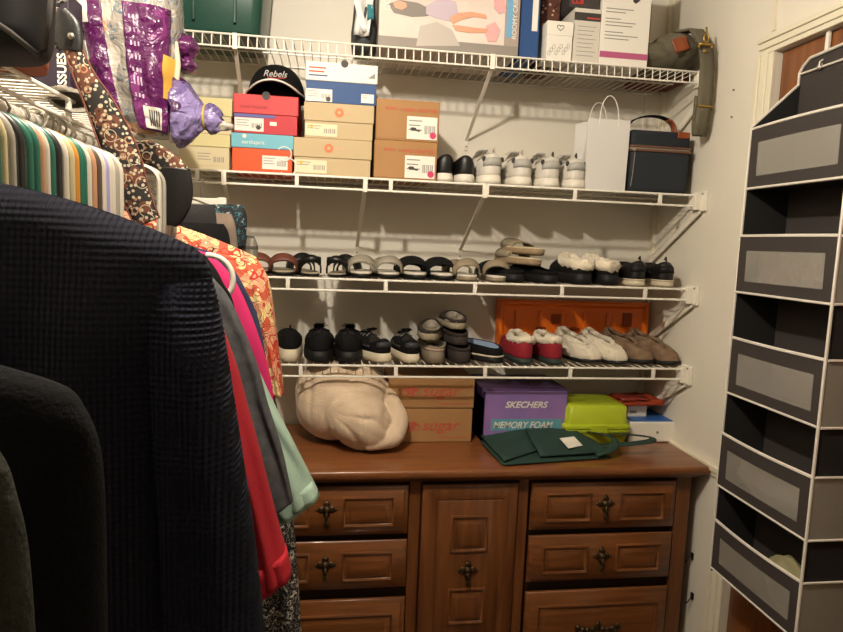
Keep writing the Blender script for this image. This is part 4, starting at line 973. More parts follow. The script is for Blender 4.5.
# shaped side panels: full height, slanting from pocket front to the top of the back panel
def sidepoly(y, th, mb, zt, zb, zs):
    pts = [(XF, zb), (XB, zb), (XB, zs), (XF, zt)]
    mb.rings([[Vector((x, y, z)) for x, z in pts], [Vector((x, y+th, z)) for x, z in pts]])
mb = MB(); sidepoly(YA, -.003, mb, 1.79, .57, 1.905); sidepoly(YB, .003, mb, 1.79, .57, 1.905); mb.build('side_panel', m_orgd, t, off=o)
rims = [(1.785, 1.632), (1.508, 1.360), (1.236, 1.084), (.970, .822), (.720, .580)]
for i, (zr, zb) in enumerate(rims):
    # front panel as a frame (ring) with a vinyl window
    mb = MB(); fy0, fy1 = YB, YA; wy0, wy1 = YB+.030, YA-.036; wz0, wz1 = zb+.030, zr-.038
    x_o = XF-.004*(i % 2)
    def bow(y, z): 
        a = (y-YB)/(YA-YB); b_ = (z-zb)/(zr-zb)
        return -.010*math.sin(PI*a)*b_
    def frame(y0, y1, z0, z1):
        G = [[Vector((x_o+bow(y0+(y1-y0)*j/6, z0+(z1-z0)*k/4), y0+(y1-y0)*j/6, z0+(z1-z0)*k/4)) for j in range(7)] for k in range(5)]
        mb.sheet(G, .003)
    frame(fy0, fy1, zb, wz0); frame(fy0, fy1, wz1, zr); frame(fy0, wy0, wz0, wz1); frame(wy1, fy1, wz0, wz1)
    pk = mb.build('pocket', m_org, t, off=o)
    G = [[Vector((x_o+bow(wy0+(wy1-wy0)*j/6, wz0+(wz1-wz0)*k/4)-.001, wy0+(wy1-wy0)*j/6, wz0+(wz1-wz0)*k/4)) for j in range(7)] for k in range(5)]
    MB().sheet(G, .001).build('window', mw_, pk, off=o)
    mb = MB().box(x_o+.002, XB, YB+.003, YA-.003, zb, zb+.003); mb.build('pocket_floor', m_orgd, pk, off=o)
    mb = MB(); rp = [(x_o+bow(YB+(YA-YB)*j/10, zr), YB+(YA-YB)*j/10, zr) for j in range(11)]
    mb.tube(rp, .0042, 6); MB().tube([(x_o, YB, zb), (x_o, YA, zb)], .0038, 6).build('binding', m_bind, pk, smooth=True, off=o)
    mb.build('binding', m_bind, pk, smooth=True, off=o)
    MB().box(XF, XB, YB-.002, YB-.0005, zb, zr).build('side_gusset', m_mesh, pk, off=o)
    for zz_ in (zr, zb): MB().tube([(XF, YB-.003, zz_), (XB, YB-.003, zz_)], .003, 6).build('binding', m_bind, pk, smooth=True, off=o)
mb = MB()
for y in (YA, YB):
    mb.tube([(XF-.002, y, .575), (XF-.004, y, 1.2), (XF-.002, y, 1.79), (XB-.004, y, 1.905), (XB-.004, y, 1.935)], .0038, 6)
yy = [(XB-.004, YA+.0, 1.935), (XB-.004, YA-.012, 1.950), (XB-.004, YA-.035, 1.965), (XB-.004, YB+.03, 1.975), (XB-.004, YB, 1.95)]
mb.tube(yy, .0038, 6); mb.tube([(XB-.004, YA, 1.932), (XB-.004, YB, 1.932)], .003, 6)
mb.build('edge_binding', m_bind, t, smooth=True, off=o)
mb = MB(); pts = [(YA, 1.93), (YA-.012, 1.948), (YA-.035, 1.963), (YB+.03, 1.973), (YB, 1.95), (YB, 1.93)]
mb.rings([[Vector((XB, y, z)) for y, z in pts], [Vector((XB+.005, y, z)) for y, z in pts]]); mb.build('header', m_org, t, off=o)
mb = MB(); gc = P(820, 66, X=XB-.006); mb.tube([(XB-.006, gc.y+.008*math.cos(2*PI*k/16), gc.z+.008*math.sin(2*PI*k/16)) for k in range(16)], .002, 6, closed=True); mb.build('grommet', m_screw, t, smooth=True, off=o)
mb = MB(); mb.box(.004, .010, gc.y-.006, gc.y+.006, gc.z+.0, DT+.003); mb.tube([(XB-.008, gc.y, gc.z-.004), (XB-.008, gc.y, gc.z+.01), (.006, gc.y, gc.z+.02)], .002, 6); mb.build('door_hook', m_wire, t, off=o)
# things inside the pockets
zr, zb = rims[1]
k_ = tag(MB().obox((-.098, -.885, zb+.062), .03, .22, .11).build('sequin_pouch', pattern_mat('sequin_print', 'a88a80', [('d8c0b0', 90, .0, .28, 'v'), ('a05550', 60, .55, .62, 'noise')]), bevel=.01), 'pink sequin patterned pouch inside the second organizer pocket', 'pouch')
zr, zb = rims[3]
k_ = tag(MB().ell((-.085, -.88, zb+.06), .035, .13, .055, 24, 14, lambda d: 1+.18*noise.noise(d*2.5)).build('folded_cloth', mat('white_pink_cloth', 'd9c4bc', .8, c2='e9e4dc', nscale=9), smooth='all'), 'crumpled white and pink cloth inside the fourth organizer pocket', 'cloth')
zr, zb = rims[4]
k_ = tag(MB().ell((-.06, -.93, zb+.07), .03, .07, .066, 24, 14, lambda d: 1+.15*noise.noise(d*2)).build('knit_cap', mat('olive_knit', '8a8560', .9, c2='a39c7c', nscale=18), smooth='all'), 'pale olive knitted item inside the lowest organizer pocket', 'hat')
# nails
for (u, v, lb) in ((734, 90, 'upper nail head in the right wall beside the door casing'), (732, 117, 'lower nail head in the right wall beside the door casing')):
    p = P(u, v, X=0); tag(MB().tube([(-.0035, p.y, p.z), (.004, p.y, p.z)], .003, 10).build('nail', m_screw), lb, 'nail')
# ------------------------------------------------------------------ hanging clothes
def cat(a, b, c, d, q):
    return .5*((2*b)+(-a+c)*q+(2*a-5*b+4*c-d)*q*q+(-a+3*b-3*c+d)*q**3)
def loft(rows, n=64, K=12, fold=.006, freq=5, seed=0, ribw=0, ribl=0, p=.55):
    """rows: (uL,vL,uR,vR,Y,thick[,bow]) -> list of rings of world points"""
    W_ = []
    for r in rows:
        uL, vL, uR, vR, Y, th = r[:6]; bow = r[6] if len(r) > 6 else 0
        a, b_ = P(uL, vL, Y=Y), P(uR, vR, Y=Y); W_.append((a, b_, th, bow))
    m = len(W_); R = []
    for i in range(m-1):
        for s in range(K if i < m-2 else K+1):
            q = s/K; idx = [max(i-1, 0), i, i+1, min(i+2, m-1)]
            A = cat(*[W_[j][0] for j in idx], q); B = cat(*[W_[j][1] for j in idx], q)
            th = W_[i][2]*(1-q)+W_[i+1][2]*q; bow = W_[i][3]*(1-q)+W_[i+1][3]*q
            c = (A+B)/2; h = (B-A)/2; t = (i+q)/(m-1); ring = []
            wl = h.length*2
            for k in range(n):
                an = 2*PI*k/n; ca, sa = math.cos(an), math.sin(an)
                x = math.copysign(abs(ca)**p, ca); y = math.copysign(abs(sa)**.8, sa)
                v = c+h*x; v.y += y*th/2
                v.z += bow*(1-x*x)
                env = min(1, t*2.2)
                ph = x*freq + seed + 1.3*noise.noise(Vector((seed, t*2.2, x)))
                v.y += fold*env*math.sin(ph*2)*(1 if y > 0 else 1)
                if ribw: d = ribw*.5*math.cos(2*PI*v.x/.0058); v.y += d*(1 if y > 0 else -1); v.z += d*.8*(1-t)
                if ribl:
                    L_ = v.z; d = ribl*.5*math.cos(2*PI*L_/.0062); v += h.normalized()*d*x; v.y += d*y
                ring.append(v)
            R.append(ring)
    return R
def rodhanger(t, o, Y, zn, m_=None):
    pass
def garment(name, label, cat_, rowsets, m_, ref, group=None, parts=('body', 'sleeve'), kw=None):
    o = P(ref[0], ref[1], Y=ref[2]); t = thing(name, label, cat_, o)
    for nm, rows in zip(parts, rowsets):
        k = dict(seed=len(label) % 7); k.update((kw or {}).get(nm, {}))
        mm = m_[nm] if isinstance(m_, dict) else m_
        R = loft(rows, **k); MB().rings(R).build(nm, mm, t, smooth='all', off=o)
        if nm == 'sleeve' and k.get('cuff', True) is not False:
            pass
    Rt = P((rowsets[0][0][0]+rowsets[0][0][2])/2, (rowsets[0][0][1]+rowsets[0][0][3])/2, Y=ref[2]); bow = rowsets[0][0][6] if len(rowsets[0][0]) > 6 else 0
    top = Rt+Vector((0, 0, bow)); y = ref[2]
    hk = [top+Vector((0, 0, -.01)), Vector((-1.757, y, 1.615)), Vector((-1.757, y, 1.633))]+[Vector((-1.757+.0175*math.cos(a), y, 1.655+.0175*math.sin(a))) for a in (-PI/2, -PI/4, 0, PI/4, PI/2, .75*PI, PI)]
    MB().tube(hk, .0026, 6).build('hanger_hook', m_screw, t, smooth=True, off=o)
    return t, o
def knit(name, c, c2=None, bump=.4, bs=260, **k): return mat(name, c, .95, c2=c2, nscale=30, bump=bump, bscale=bs, spec=.15, **k)
def ribbed(name, c, ax):
    m = mat(name, c, .95, spec=.15); nt = m.node_tree; N = nt.nodes; b = N['Principled BSDF']
    tc = N.new('ShaderNodeTexCoord'); H = []
    for a_, sc in (('X', 54), ('Z', 46)):
        wv = N.new('ShaderNodeTexWave'); wv.bands_direction = a_; wv.inputs['Scale'].default_value = sc; wv.inputs['Distortion'].default_value = .4; nt.links.new(tc.outputs['Object'], wv.inputs['Vector']); H.append(wv)
    mx = N.new('ShaderNodeMath'); mx.operation = 'MULTIPLY_ADD'; nt.links.new(H[1].outputs['Fac'], mx.inputs[0]); mx.inputs[1].default_value = .35; nt.links.new(H[0].outputs['Fac'], mx.inputs[2])
    bp = N.new('ShaderNodeBump'); bp.inputs['Strength'].default_value = 1; bp.inputs['Distance'].default_value = .0022
    nt.links.new(mx.outputs[0], bp.inputs['Height']); nt.links.new(bp.outputs['Normal'], b.inputs['Normal']); return m
Yn = -1.60
garment('sweater', 'big navy ribbed knit sweater hanging closest, covering the left side', 'sweater',
  [[(-250, 168, 196, 248, Yn, .016, .030), (-255, 190, 210, 272, Yn, .07, .022), (-260, 300, 210, 335, Yn, .10), (-260, 450, 205, 450, Yn, .11), (-260, 620, 205, 620, Yn, .11), (-260, 800, 205, 800, Yn, .11)],
   [(120, 236, 203, 254, Yn+.006, .008, .006), (130, 262, 212, 280, Yn+.004, .045, .003), (142, 300, 220, 320, Yn+.002, .085), (150, 350, 227, 368, Yn-.002, .103), (156, 430, 238, 440, Yn-.004, .104), (162, 520, 251, 525, Yn-.004, .104), (166, 632, 263, 632, Yn-.004, .104), (168, 800, 280, 800, Yn-.004, .104)]],
  {'body': ribbed('navy_rib_knit', '1c1d28', 'X'), 'sleeve': ribbed('navy_rib_knit_sleeve', '1f212e', 'X')}, (0, 800, Yn), kw={'body': dict(n=160, K=10, fold=.008, freq=4, seed=0), 'sleeve': dict(n=56, K=46, ribl=.0015, fold=.004, freq=2.2, p=.7)})
Yn = -1.86
garment('sweater', 'plain black knit top hanging in front of the navy sweater, lower left', 'sweater',
  [[(-560, 300, 58, 384, Yn, .012, .016), (-560, 340, 80, 402, Yn, .05, .01), (-560, 450, 97, 455, Yn, .08), (-560, 600, 103, 600, Yn, .09), (-560, 800, 108, 800, Yn, .09)]],
  knit('black_knit', '0d0d0f'), (-200, 800, Yn), parts=('body',), kw={'body': dict(n=80)})
Yn = -2.0
garment('sweater', 'grey green knit garment at the very left edge of the lower left corner', 'sweater',
  [[(-900, 380, 0, 452, Yn, .012, .01), (-900, 440, 13, 480, Yn, .04), (-900, 560, 26, 560, Yn, .06), (-900, 800, 42, 800, Yn, .07)]],
  knit('grey_green_knit', '34352d', '282924'), (-300, 800, Yn), parts=('body',))
m_redc = mat('red_cotton', 'a80f22', .85, c2='9a0c1e', nscale=12, bump=.3, bscale=300)
Yn = -1.30
t, o = garment('shirt', 'bright red long-sleeved shirt hanging behind the navy sweater', 'shirt',
  [[(-90, 205, 192, 268, Yn, .014, .02), (-90, 260, 200, 300, Yn, .05), (-90, 450, 210, 450, Yn, .065), (-90, 780, 215, 780, Yn, .07)],
   [(135, 262, 201, 284, Yn-.01, .02, .008), (145, 295, 218, 318, Yn-.01, .06, .004), (170, 360, 235, 363, Yn-.01, .07), (195, 400, 246, 402, Yn-.01, .07), (215, 450, 260, 452, Yn-.01, .07), (236, 520, 277, 520, Yn-.01, .07), (255, 590, 291, 569, Yn-.01, .07)]],
  m_redc, (100, 780, Yn), kw={'sleeve': dict(fold=.006, freq=2.5, p=.75)})
R = loft([(247, 566, 286.5, 549, Yn-.01, .074), (255, 593, 292, 571, Yn-.01, .075)], K=4, n=64, fold=.004, freq=2, p=.75); MB().rings(R).build('cuff', m_redc, t, smooth='all', off=o)
m_greyc = mat('heather_charcoal_cotton', '3c3d40', .9, c2='4d4e50', nscale=60, bump=.3, bscale=300)
Yn = -1.2
garment('shirt', 'charcoal heather t-shirt hanging between the red shirt and the mint shirt', 'shirt',
  [[(-40, 205, 200, 262, Yn, .014, .012), (-40, 250, 214, 290, Yn, .04), (-40, 420, 235, 420, Yn, .06), (-40, 700, 240, 700, Yn, .06)],
   [(160, 250, 215, 280, Yn-.004, .02, .008), (180, 290, 232, 303, Yn-.004, .05), (205, 352, 256, 360, Yn-.004, .06), (222, 400, 268, 403, Yn-.004, .06), (242, 452, 283, 452, Yn-.004, .06), (264, 516, 293, 499, Yn-.004, .06)]],
  m_greyc, (100, 700, Yn), kw={'sleeve': dict(fold=.006, freq=2.5, p=.75)})
Yn = -1.12
garment('shirt', 'black t-shirt with its shoulder showing above the charcoal one', 'shirt',
  [[(-10, 190, 205, 255, Yn, .014, .012), (0, 240, 222, 280, Yn, .04), (0, 330, 238, 330, Yn, .045), (0, 520, 252, 520, Yn, .045)]],
  m_black, (100, 520, Yn), parts=('body',))
m_mintc = mat('mint_cotton', '9fb8a6', .9, c2='93ac9b', nscale=10, bump=.3, bscale=300)
Yn = -1.05
t, o = garment('shirt', 'pale mint green t-shirt with its sleeve reaching over the dresser corner', 'shirt',
  [[(10, 215, 214, 282, Yn, .014, .01), (20, 270, 232, 330, Yn, .05), (40, 420, 250, 420, Yn, .045), (60, 640, 252, 640, Yn, .05)],
   [(180, 290, 238, 335, Yn-.004, .02, .006), (205, 345, 258, 370, Yn-.004, .05), (230, 400, 273, 402, Yn-.004, .06), (250, 450, 296, 446, Yn-.004, .065), (279, 518, 318, 492, Yn-.004, .07)]],
  m_mintc, (150, 640, Yn), kw={'sleeve': dict(fold=.007, freq=2.5, p=.75)})
R = loft([(269, 504, 312, 480, Yn-.004, .072), (280, 521, 319.5, 494, Yn-.004, .074)], K=3, n=64, fold=.004, freq=2, p=.75); MB().rings(R).build('hem', m_mintc, t, smooth='all', off=o)
Yn = -.98
garment('shirt', 'hot pink shirt seen as a narrow strip beside the paisley blouse', 'shirt',
  [[(40, 215, 212, 255, Yn, .012, .01), (50, 260, 236, 282, Yn, .04), (60, 330, 258, 333, Yn, .05), (70, 390, 273, 392, Yn, .035), (80, 500, 282, 500, Yn, .035)]],
  mat('hot_pink_cotton', 'c51f63', .8), (150, 500, Yn), parts=('body',))
Yn = -.92
garment('shirt', 'dark blue shirt barely showing between the pink shirt and the paisley blouse', 'shirt',
  [[(60, 220, 222, 256, Yn, .012, .01), (70, 260, 243, 284, Yn, .03), (80, 340, 263, 340, Yn, .03), (90, 480, 278, 480, Yn, .03)]],
  mat('dull_navy_cotton', '2c3350', .85), (150, 480, Yn), parts=('body',))
m_pais = pattern_mat('paisley_print', 'c95a3c', [('dfa27c', 26, .50, 1, 'noise'), ('e6cf92', 36, .57, 1, 'noise'), ('b5281f', 15, .62, .80, 'wave'), ('35201c', 17, .84, .92, 'wave'), ('efe0c0', 60, .0, .16, 'v'), ('b5281f', 30, .60, .66, 'noise')], rough=.75)
Yn = -.84
garment('blouse', 'orange and red paisley printed blouse, the last garment before the shoe shelves', 'blouse',
  [[(95, 205, 256, 257, Yn, .012, .014), (110, 230, 268, 278, Yn, .04, .004), (140, 300, 273, 305, Yn, .06), (160, 350, 279, 350, Yn, .065), (190, 396, 284, 393, Yn, .07)],
   [(205, 252, 258, 265, Yn-.01, .02, .006), (222, 285, 269, 292, Yn-.01, .05), (240, 340, 277, 340, Yn-.01, .05), (258, 397, 284, 394, Yn-.01, .055)]],
  m_pais, (200, 396, Yn), kw={'body': dict(fold=.008)})
m_blkprint = pattern_mat('black_cream_leaf_print', '161415', [('8f8a80', 95, .50, .56, 'noise'), ('c9c2b4', 60, .60, .66, 'noise'), ('8f8a80', 80, .0, .13, 'v')])
Yn = -.735
garment('dress', 'black dress with a cream speckled leaf print hanging low beside the dresser', 'dress',
  [[(150, 260, 240, 300, Yn, .012), (170, 340, 268, 360, Yn, .04), (190, 460, 286, 465, Yn, .05), (210, 560, 297, 560, Yn, .05), (210, 800, 312, 800, Yn, .05)]],
  m_blkprint, (240, 800, Yn), parts=('body',), kw={'body': dict(fold=.012, freq=4)})
Yn = -.785
garment('scarf', 'small corner of a lavender cloth hanging behind the paisley blouse', 'cloth',
  [[(170, 262, 250, 268, Yn, .012), (180, 280, 259, 284, Yn, .02), (200, 296, 267, 294, Yn, .02), (225, 306, 262, 301, Yn, .012)]],
  mat('lavender_cotton', 'a49bc4', .85), (220, 306, Yn), parts=('body',))
# trousers and folded clothes over hangers, further back
m_plaid = pattern_mat('grey_plaid', '6d685f', [('8f8a7e', 14, .72, 1, 'stripex'), ('4c4841', 10, .80, 1, 'stripe')])
back_items = [
 ('trousers', 'black trousers folded over a hanger just behind the paisley blouse', 'trousers', m_black, -.672, [(110, 222, 224, 224), (112, 240, 230, 240), (118, 290, 232, 290)], .035),
 ('trousers', 'dark trousers with a small pale label folded above the black ones', 'trousers', mat('charcoal_denim', '232223', .85, bump=.3), -.632, [(120, 203, 213, 206), (122, 215, 216, 216), (126, 250, 218, 250)], .026),
 ('trousers', 'taupe trousers folded over a hanger beside the dark ones', 'trousers', mat('taupe_twill', '8a7869', .85, c2='6f6056', nscale=12, bump=.2), -.55, [(150, 210, 231, 214), (155, 225, 236, 228), (160, 270, 239, 268)], .04),
 ('trousers', 'dark rolled trousers lying lower in front of the taupe pair', 'trousers', mat('black_denim', '19191b', .85, bump=.3), -.600, [(150, 232, 222, 230), (152, 244, 226, 243), (156, 268, 226, 262)], .026),
 ('scarf', 'dark scarf with small teal and white print behind the taupe trousers', 'scarf', pattern_mat('teal_white_print', '1d1f26', [('2f727a', 70, .54, .58, 'noise'), ('a8a298', 60, .0, .16, 'v')]), -.47, [(190, 206, 243, 205), (195, 220, 247, 219), (200, 250, 245, 246)], .03),
 ('trousers', 'grey plaid trousers, nearest to the brown sandals', 'trousers', m_plaid, -.43, [(190, 232, 254, 236), (195, 245, 258, 247), (200, 268, 257, 266)], .04),
]
for nm, lb, ct, mm, Yb, rows, th in back_items:
    garment(nm, lb, ct, [[(a, b_, c, d, Yb, th*(.35 if i == 0 else 1), .003 if i == 0 else 0) for i, (a, b_, c, d) in enumerate(rows)]], mm, (rows[-1][0]+40, rows[-1][1], Yb), parts=('folded_cloth',), kw={'folded_cloth': dict(p=.45, fold=.003)})
# pale clip hanger with chrome hook
hp = P(201, 190, Y=-.40); c = P(209, 201, Y=-.40)
t = thing('clip_hanger', 'pale plastic clip hanger with a chrome hook under the left end of the second shelf', 'hanger', c)
MB().box(-.055, .045, -.008, .008, -.012, .008).build('bar', m_brkt, t, bevel=.003)
MB().box(.025, .048, -.013, .013, -.030, .011).build('clip', m_brkt, t, bevel=.003)
d_ = hp-c; MB().tube([Vector((d_.x, 0, .006)), Vector((d_.x, 0, .035)), Vector((d_.x+.010, 0, .047)), Vector((d_.x+.004, 0, .058)), Vector((d_.x-.008, 0, .056))], .0018, 6).build('hook', m_screw, t, smooth=True)
# thick white curved hanger end among the shirts
pts = [P(u, v, Y=-1.09) for u, v in ((206, 255), (214, 256), (223, 260), (230, 268), (233, 279), (231, 290), (224, 299))]
fine = [cat(pts[max(i-1, 0)], pts[i], pts[i+1], pts[min(i+2, 6)], s/6) for i in range(6) for s in range(6)]+[pts[-1]]
tag(MB().tube(fine, .0052, 12).build('plastic_hanger', m_whitesole, smooth=True), 'thick white hanger end curling out between the black and pink shirts', 'hanger')
# ------------------------------------------------------------------ empty plastic hangers
hc_ = {'teal': ('195a49', 'teal green'), 'cream': ('aea27c', 'cream'), 'grey': ('8f8a7f', 'light grey'), 'black': ('1d1c1c', 'black'), 'peach': ('a87d5e', 'peach'), 'white': ('b8b1a2', 'white'), 'orange': ('b57a2c', 'orange'), 'brown': ('4a3a32', 'brown'), 'lavender': ('8c86b0', 'lavender')}
order = ['teal', 'cream', 'grey', 'black', 'teal', 'teal', 'peach', 'white', 'teal', 'black', 'white', 'cream', 'orange', 'teal', 'teal', 'white', 'peach', 'brown', 'white', 'lavender', 'white', 'white', 'grey', 'white']
def hanger_parts(t, m_):
    r = .0046; w_ = .215
    arc = lambda cx_, cz_, rr, a0, a1, n=6: [Vector((cx_+rr*math.cos(a0+(a1-a0)*k/n), 0, cz_+rr*math.sin(a0+(a1-a0)*k/n))) for k in range(n+1)]
    right = [Vector((0, 0, -.055)), Vector((.06, 0, -.062)), Vector((.13, 0, -.072))]+arc(w_-.032, -.106, .032, PI*.5-.25, 0)+[Vector((w_, 0, -.16))]+arc(w_-.03, -.19, .03, 0, -PI/2)
    left = [Vector((-v.x, 0, v.z)) for v in right]
    pts = right+[Vector((0, 0, -.22))]+list(reversed(left))
    MB().tube(pts[:-1], r, 8, closed=True).build('frame', m_, t, smooth=True)
    hk = [Vector((0, 0, -.055)), Vector((0, 0, -.022))]+arc(0, 0, .0195, -PI/2+.0, PI*.95, 10)
    MB().tube(hk, .0028, 7).build('hook', m_, t, smooth=True)
protos = {}; seen = {}
names = ['nearest', 'second nearest', 'third nearest', 'fourth nearest', 'fifth nearest', 'sixth nearest', 'seventh nearest']
tot = {k: order.count(k) for k in order}
ys = [-1.60+.4*((i+.5)/24)**1.0 for i in range(24)]
for i, (k, y) in enumerate(zip(order, ys)):
    j = seen.get(k, 0); seen[k] = j+1
    lb = f'empty {hc_[k][1]} plastic hanger above the navy sweater' + ('' if tot[k] == 1 else f', {names[j]} of the {hc_[k][1]} ones')
    if k not in protos:
        mh = mat('hanger_'+hc_[k][1].replace(' ', '_'), hc_[k][0], .35); t = thing('plastic_hanger', lb, 'hanger', (-1.7555, y, 1.655), group='empty plastic hangers'); hanger_parts(t, mh); protos[k] = t
    else: copy_tree(protos[k], loc=(-1.7555, y, 1.655), label=lb)
for i in range(5):
    copy_tree(protos['grey'] if i % 2 else protos['white'], loc=(-1.7555+.012, -1.02+.03*i, 1.655), label=('nearest', 'second', 'third', 'fourth', 'farthest')[i]+' pale hanger of five between the two ends of the patterned strap')
for o_ in bpy.data.objects:
    if o_.get('category') == 'hanger' and o_.type == 'EMPTY' and o_.get('group'): o_.rotation_euler = (0, 0, .02*math.sin(o_.location.y*57))
# ------------------------------------------------------------------ patterned strap
m_strap = pattern_mat('woven_floral_strap', '1b1614', [('5c3220', 34, .0, .46, 'v'), ('9a6a48', 34, .15, .24, 'v'), ('b8a98c', 34, .33, .37, 'v'), ('b0a48a', 120, .0, .34, 'v'), ('1b1614', 80, .0, .16, 'v')], rough=.8)
t = thing('guitar_strap', 'patterned brown and cream woven guitar strap with black leather ends draped over the shelf edge', 'strap', P(110, 160, Y=-1.06)); o = t.location.copy()
def ribbon(rows, Y, K=8, th=.003, sag=0):
    A = [P(a, b_, Y=Y+(r_ if len(rw) > 4 else 0)) for rw in rows for a, b_, r_ in [(rw[0], rw[1], rw[4] if len(rw) > 4 else 0)]]
    B = [P(rw[2], rw[3], Y=Y+(rw[4] if len(rw) > 4 else 0)) for rw in rows]; m = len(A); G = []
    for i in range(m-1):
        for s in range(K if i < m-2 else K+1):
            q = s/K; idx = [max(i-1, 0), i, i+1, min(i+2, m-1)]
            a = cat(*[A[j] for j in idx], q); b_ = cat(*[B[j] for j in idx], q)
            G.append([a.lerp(b_, j/6)+Vector((0, -.004*math.sin(PI*j/6), 0)) for j in range(7)])
    return G
G1_ = ribbon([(64, 48, 83, 50), (72, 72, 95, 74), (84, 102, 112, 98), (96, 135, 127, 124), (108, 168, 140, 154), (124, 203, 150, 192), (136, 228, 160, 218)], -1.06)
MB().sheet(G1_, .0035).build('woven_band', m_strap, t, smooth='all', off=o)
MB().tube([g[0]+Vector((0, -.002, 0)) for g in G1_], .0016, 6).tube([g[-1]+Vector((0, -.002, 0)) for g in G1_], .0016, 6).build('edge_stitch', mat('reddish_edge', '6a3a2c', .8), t, smooth=True, off=o)
G2_ = ribbon([(128, 141, 150, 141, 0), (140, 158, 162, 146, .01), (155, 172, 178, 157, .02), (166, 180, 188, 168, .02)], -.98)
MB().sheet(G2_, .0035).build('woven_band', m_strap, t, smooth='all', off=o)
G3_ = ribbon([(162, 167, 190, 169), (163, 185, 193, 188), (161, 202, 191, 206), (163, 217, 182, 222), (168, 225, 175, 226)], -.98)
MB().sheet(G3_, .006).build('leather_end', m_blackleather, t, smooth='all', off=o)
G4_ = ribbon([(57, 14, 66, 8), (54, 28, 79, 22), (56, 42, 83, 40), (62, 50, 82, 52)], -1.06)
MB().sheet(G4_, .008).build('leather_end', m_blackleather, t, smooth='all', off=o)
c = P(71, 36, Y=-1.075); MB().ell(c, .006, .004, .006, 14, 8).build('stud', m_screw, t, smooth='all', off=o)
pts = [P(u, v, Y=-1.05) for u, v in ((70, -4), (60, 2), (53, 12), (50, 26), (53, 40), (60, 50))]
MB().tube(pts, .004, 8).build('patterned_cord', m_blkprint, t, smooth='all', off=o)
# ------------------------------------------------------------------ things on the left shelf
GL = 1.7025
Yp = -.52
t = thing('tissue_pack', 'clear and purple plastic multipack of tissues with a twisted end on the left shelf', 'package', P(140, 140, Y=Yp)); o = t.location.copy()
rows = [(66, -60, 176, -50, Yp, .16), (72, -10, 182, 0, Yp, .20), (80, 30, 183, 40, Yp, .21), (90, 70, 181, 82, Yp, .20), (102, 105, 179, 120, Yp, .17), (116, 130, 174, 142, Yp, .09)]
R = loft(rows, n=80, K=10, fold=.007, freq=4, p=.7, seed=2)
for r in R:
    for i, v in enumerate(r): nz = noise.noise(v*22)*.008-abs(noise.noise(v*38))*.012-abs(noise.noise(v*80))*.005; r[i] = Vector((v.x, v.y+nz, max(v.z+nz*.3, GL+.001)))
def crinkle(name, base, spots): 
    m = pattern_mat(name, base, spots, rough=.22); b = m.node_tree.nodes['Principled BSDF']; b.inputs['Coat Weight'].default_value = .25; b.inputs['Coat Roughness'].default_value = .2
    nt = m.node_tree; tc = nt.nodes.new('ShaderNodeTexCoord'); vn = nt.nodes.new('ShaderNodeTexNoise'); vn.inputs['Scale'].default_value = 28; vn.inputs['Detail'].default_value = 3; vn.inputs['Distortion'].default_value = 1.2
    bp = nt.nodes.new('ShaderNodeBump'); bp.inputs['Strength'].default_value = 1; bp.inputs['Distance'].default_value = .012
    nt.links.new(tc.outputs['Object'], vn.inputs['Vector']); nt.links.new(vn.outputs['Fac'], bp.inputs['Height']); nt.links.new(bp.outputs['Normal'], b.inputs['Normal']); return m
m_clear = crinkle('printed_clear_plastic', '958f86', [('66798a', 42, .20, .32, 'v'), ('b5aea3', 12, .56, 1, 'noise'), ('b98f72', 7, .62, 1, 'noise')])
m_purp = crinkle('purple_plastic', '54184f', [('6f2b66', 14, .56, 1, 'noise')]); m_lav = crinkle('lavender_plastic', '6a5a8c', [('8a7cae', 12, .55, 1, 'noise'), ('45214f', 9, .66, 1, 'noise')])
MB().rings(R).build('pack_body', m_clear, t, smooth='all', off=o)
def patch(R, t0, t1, x0, x1, lift, n=24):
    """front-facing (-Y) area of the loft between width fractions x0..x1"""
    N_ = len(R[0]); G = []
    a, b_ = int(t0*(len(R)-1)), int(t1*(len(R)-1))
    for i in range(a, b_+1):
        ring = R[i]; fr = [ring[k % N_] for k in range(N_//2, N_+1)]   # sin<0 half: from -x to +x
        xs = [v.x for v in fr]; xl, xr = xs[0], xs[-1]; row = []
        for j in range(n+1):
            x = xl+(xr-xl)*(x0+(x1-x0)*j/n)
            for k in range(len(fr)-1):
                if fr[k].x <= x <= fr[k+1].x+1e-9:
                    q = (x-fr[k].x)/max(1e-6, fr[k+1].x-fr[k].x); v = fr[k].lerp(fr[k+1], q); break
            else: v = fr[-1].copy()
            row.append(v+Vector((0, -lift, 0)))
        G.append(row)
    return G
lp_ = MB().sheet(patch(R, .0, .93, .0, .36, .0035), .002).build('purple_panel', m_purp, t, smooth='all', off=o)
rp_ = MB().sheet(patch(R, .30, .95, .55, .95, .0035), .002).build('purple_panel', m_purp, t, smooth='all', off=o)
MB().sheet(patch(R, .24, .42, .10, .24, .006, 8), .001).build('white_label', m_paper, lp_, smooth=True, off=o)
MB().sheet(patch(R, .50, .72, .10, .15, .006, 4), .001).build('white_label', m_paper, lp_, smooth=True, off=o)
MB().sheet(patch(R, .78, .92, .66, .88, .006, 8), .001).build('white_label', m_paper, rp_, smooth=True, off=o)
mb = MB()
for k in range(5): mb.sheet(patch(R, .80, .90, .72+.03*k, .735+.03*k, .0072, 2), .001)
mb.build('print', m_ink, rp_, off=o)
mb = MB()
for k in range(3):
    for q in range(7): mb.sheet(patch(R, .36+.06*q, .385+.06*q, .60+.035*k, .615+.035*k, .0055, 2), .001)
mb.build('print', mat('pale_lilac_ink', 'b9a0bd', .5), rp_, off=o)
MB().sheet(patch(R, .52, .72, .90, .99, .008, 6), .002).build('yellow_patch', mat('mustard_patch', 'd6a545', .5), rp_, smooth=True, off=o)
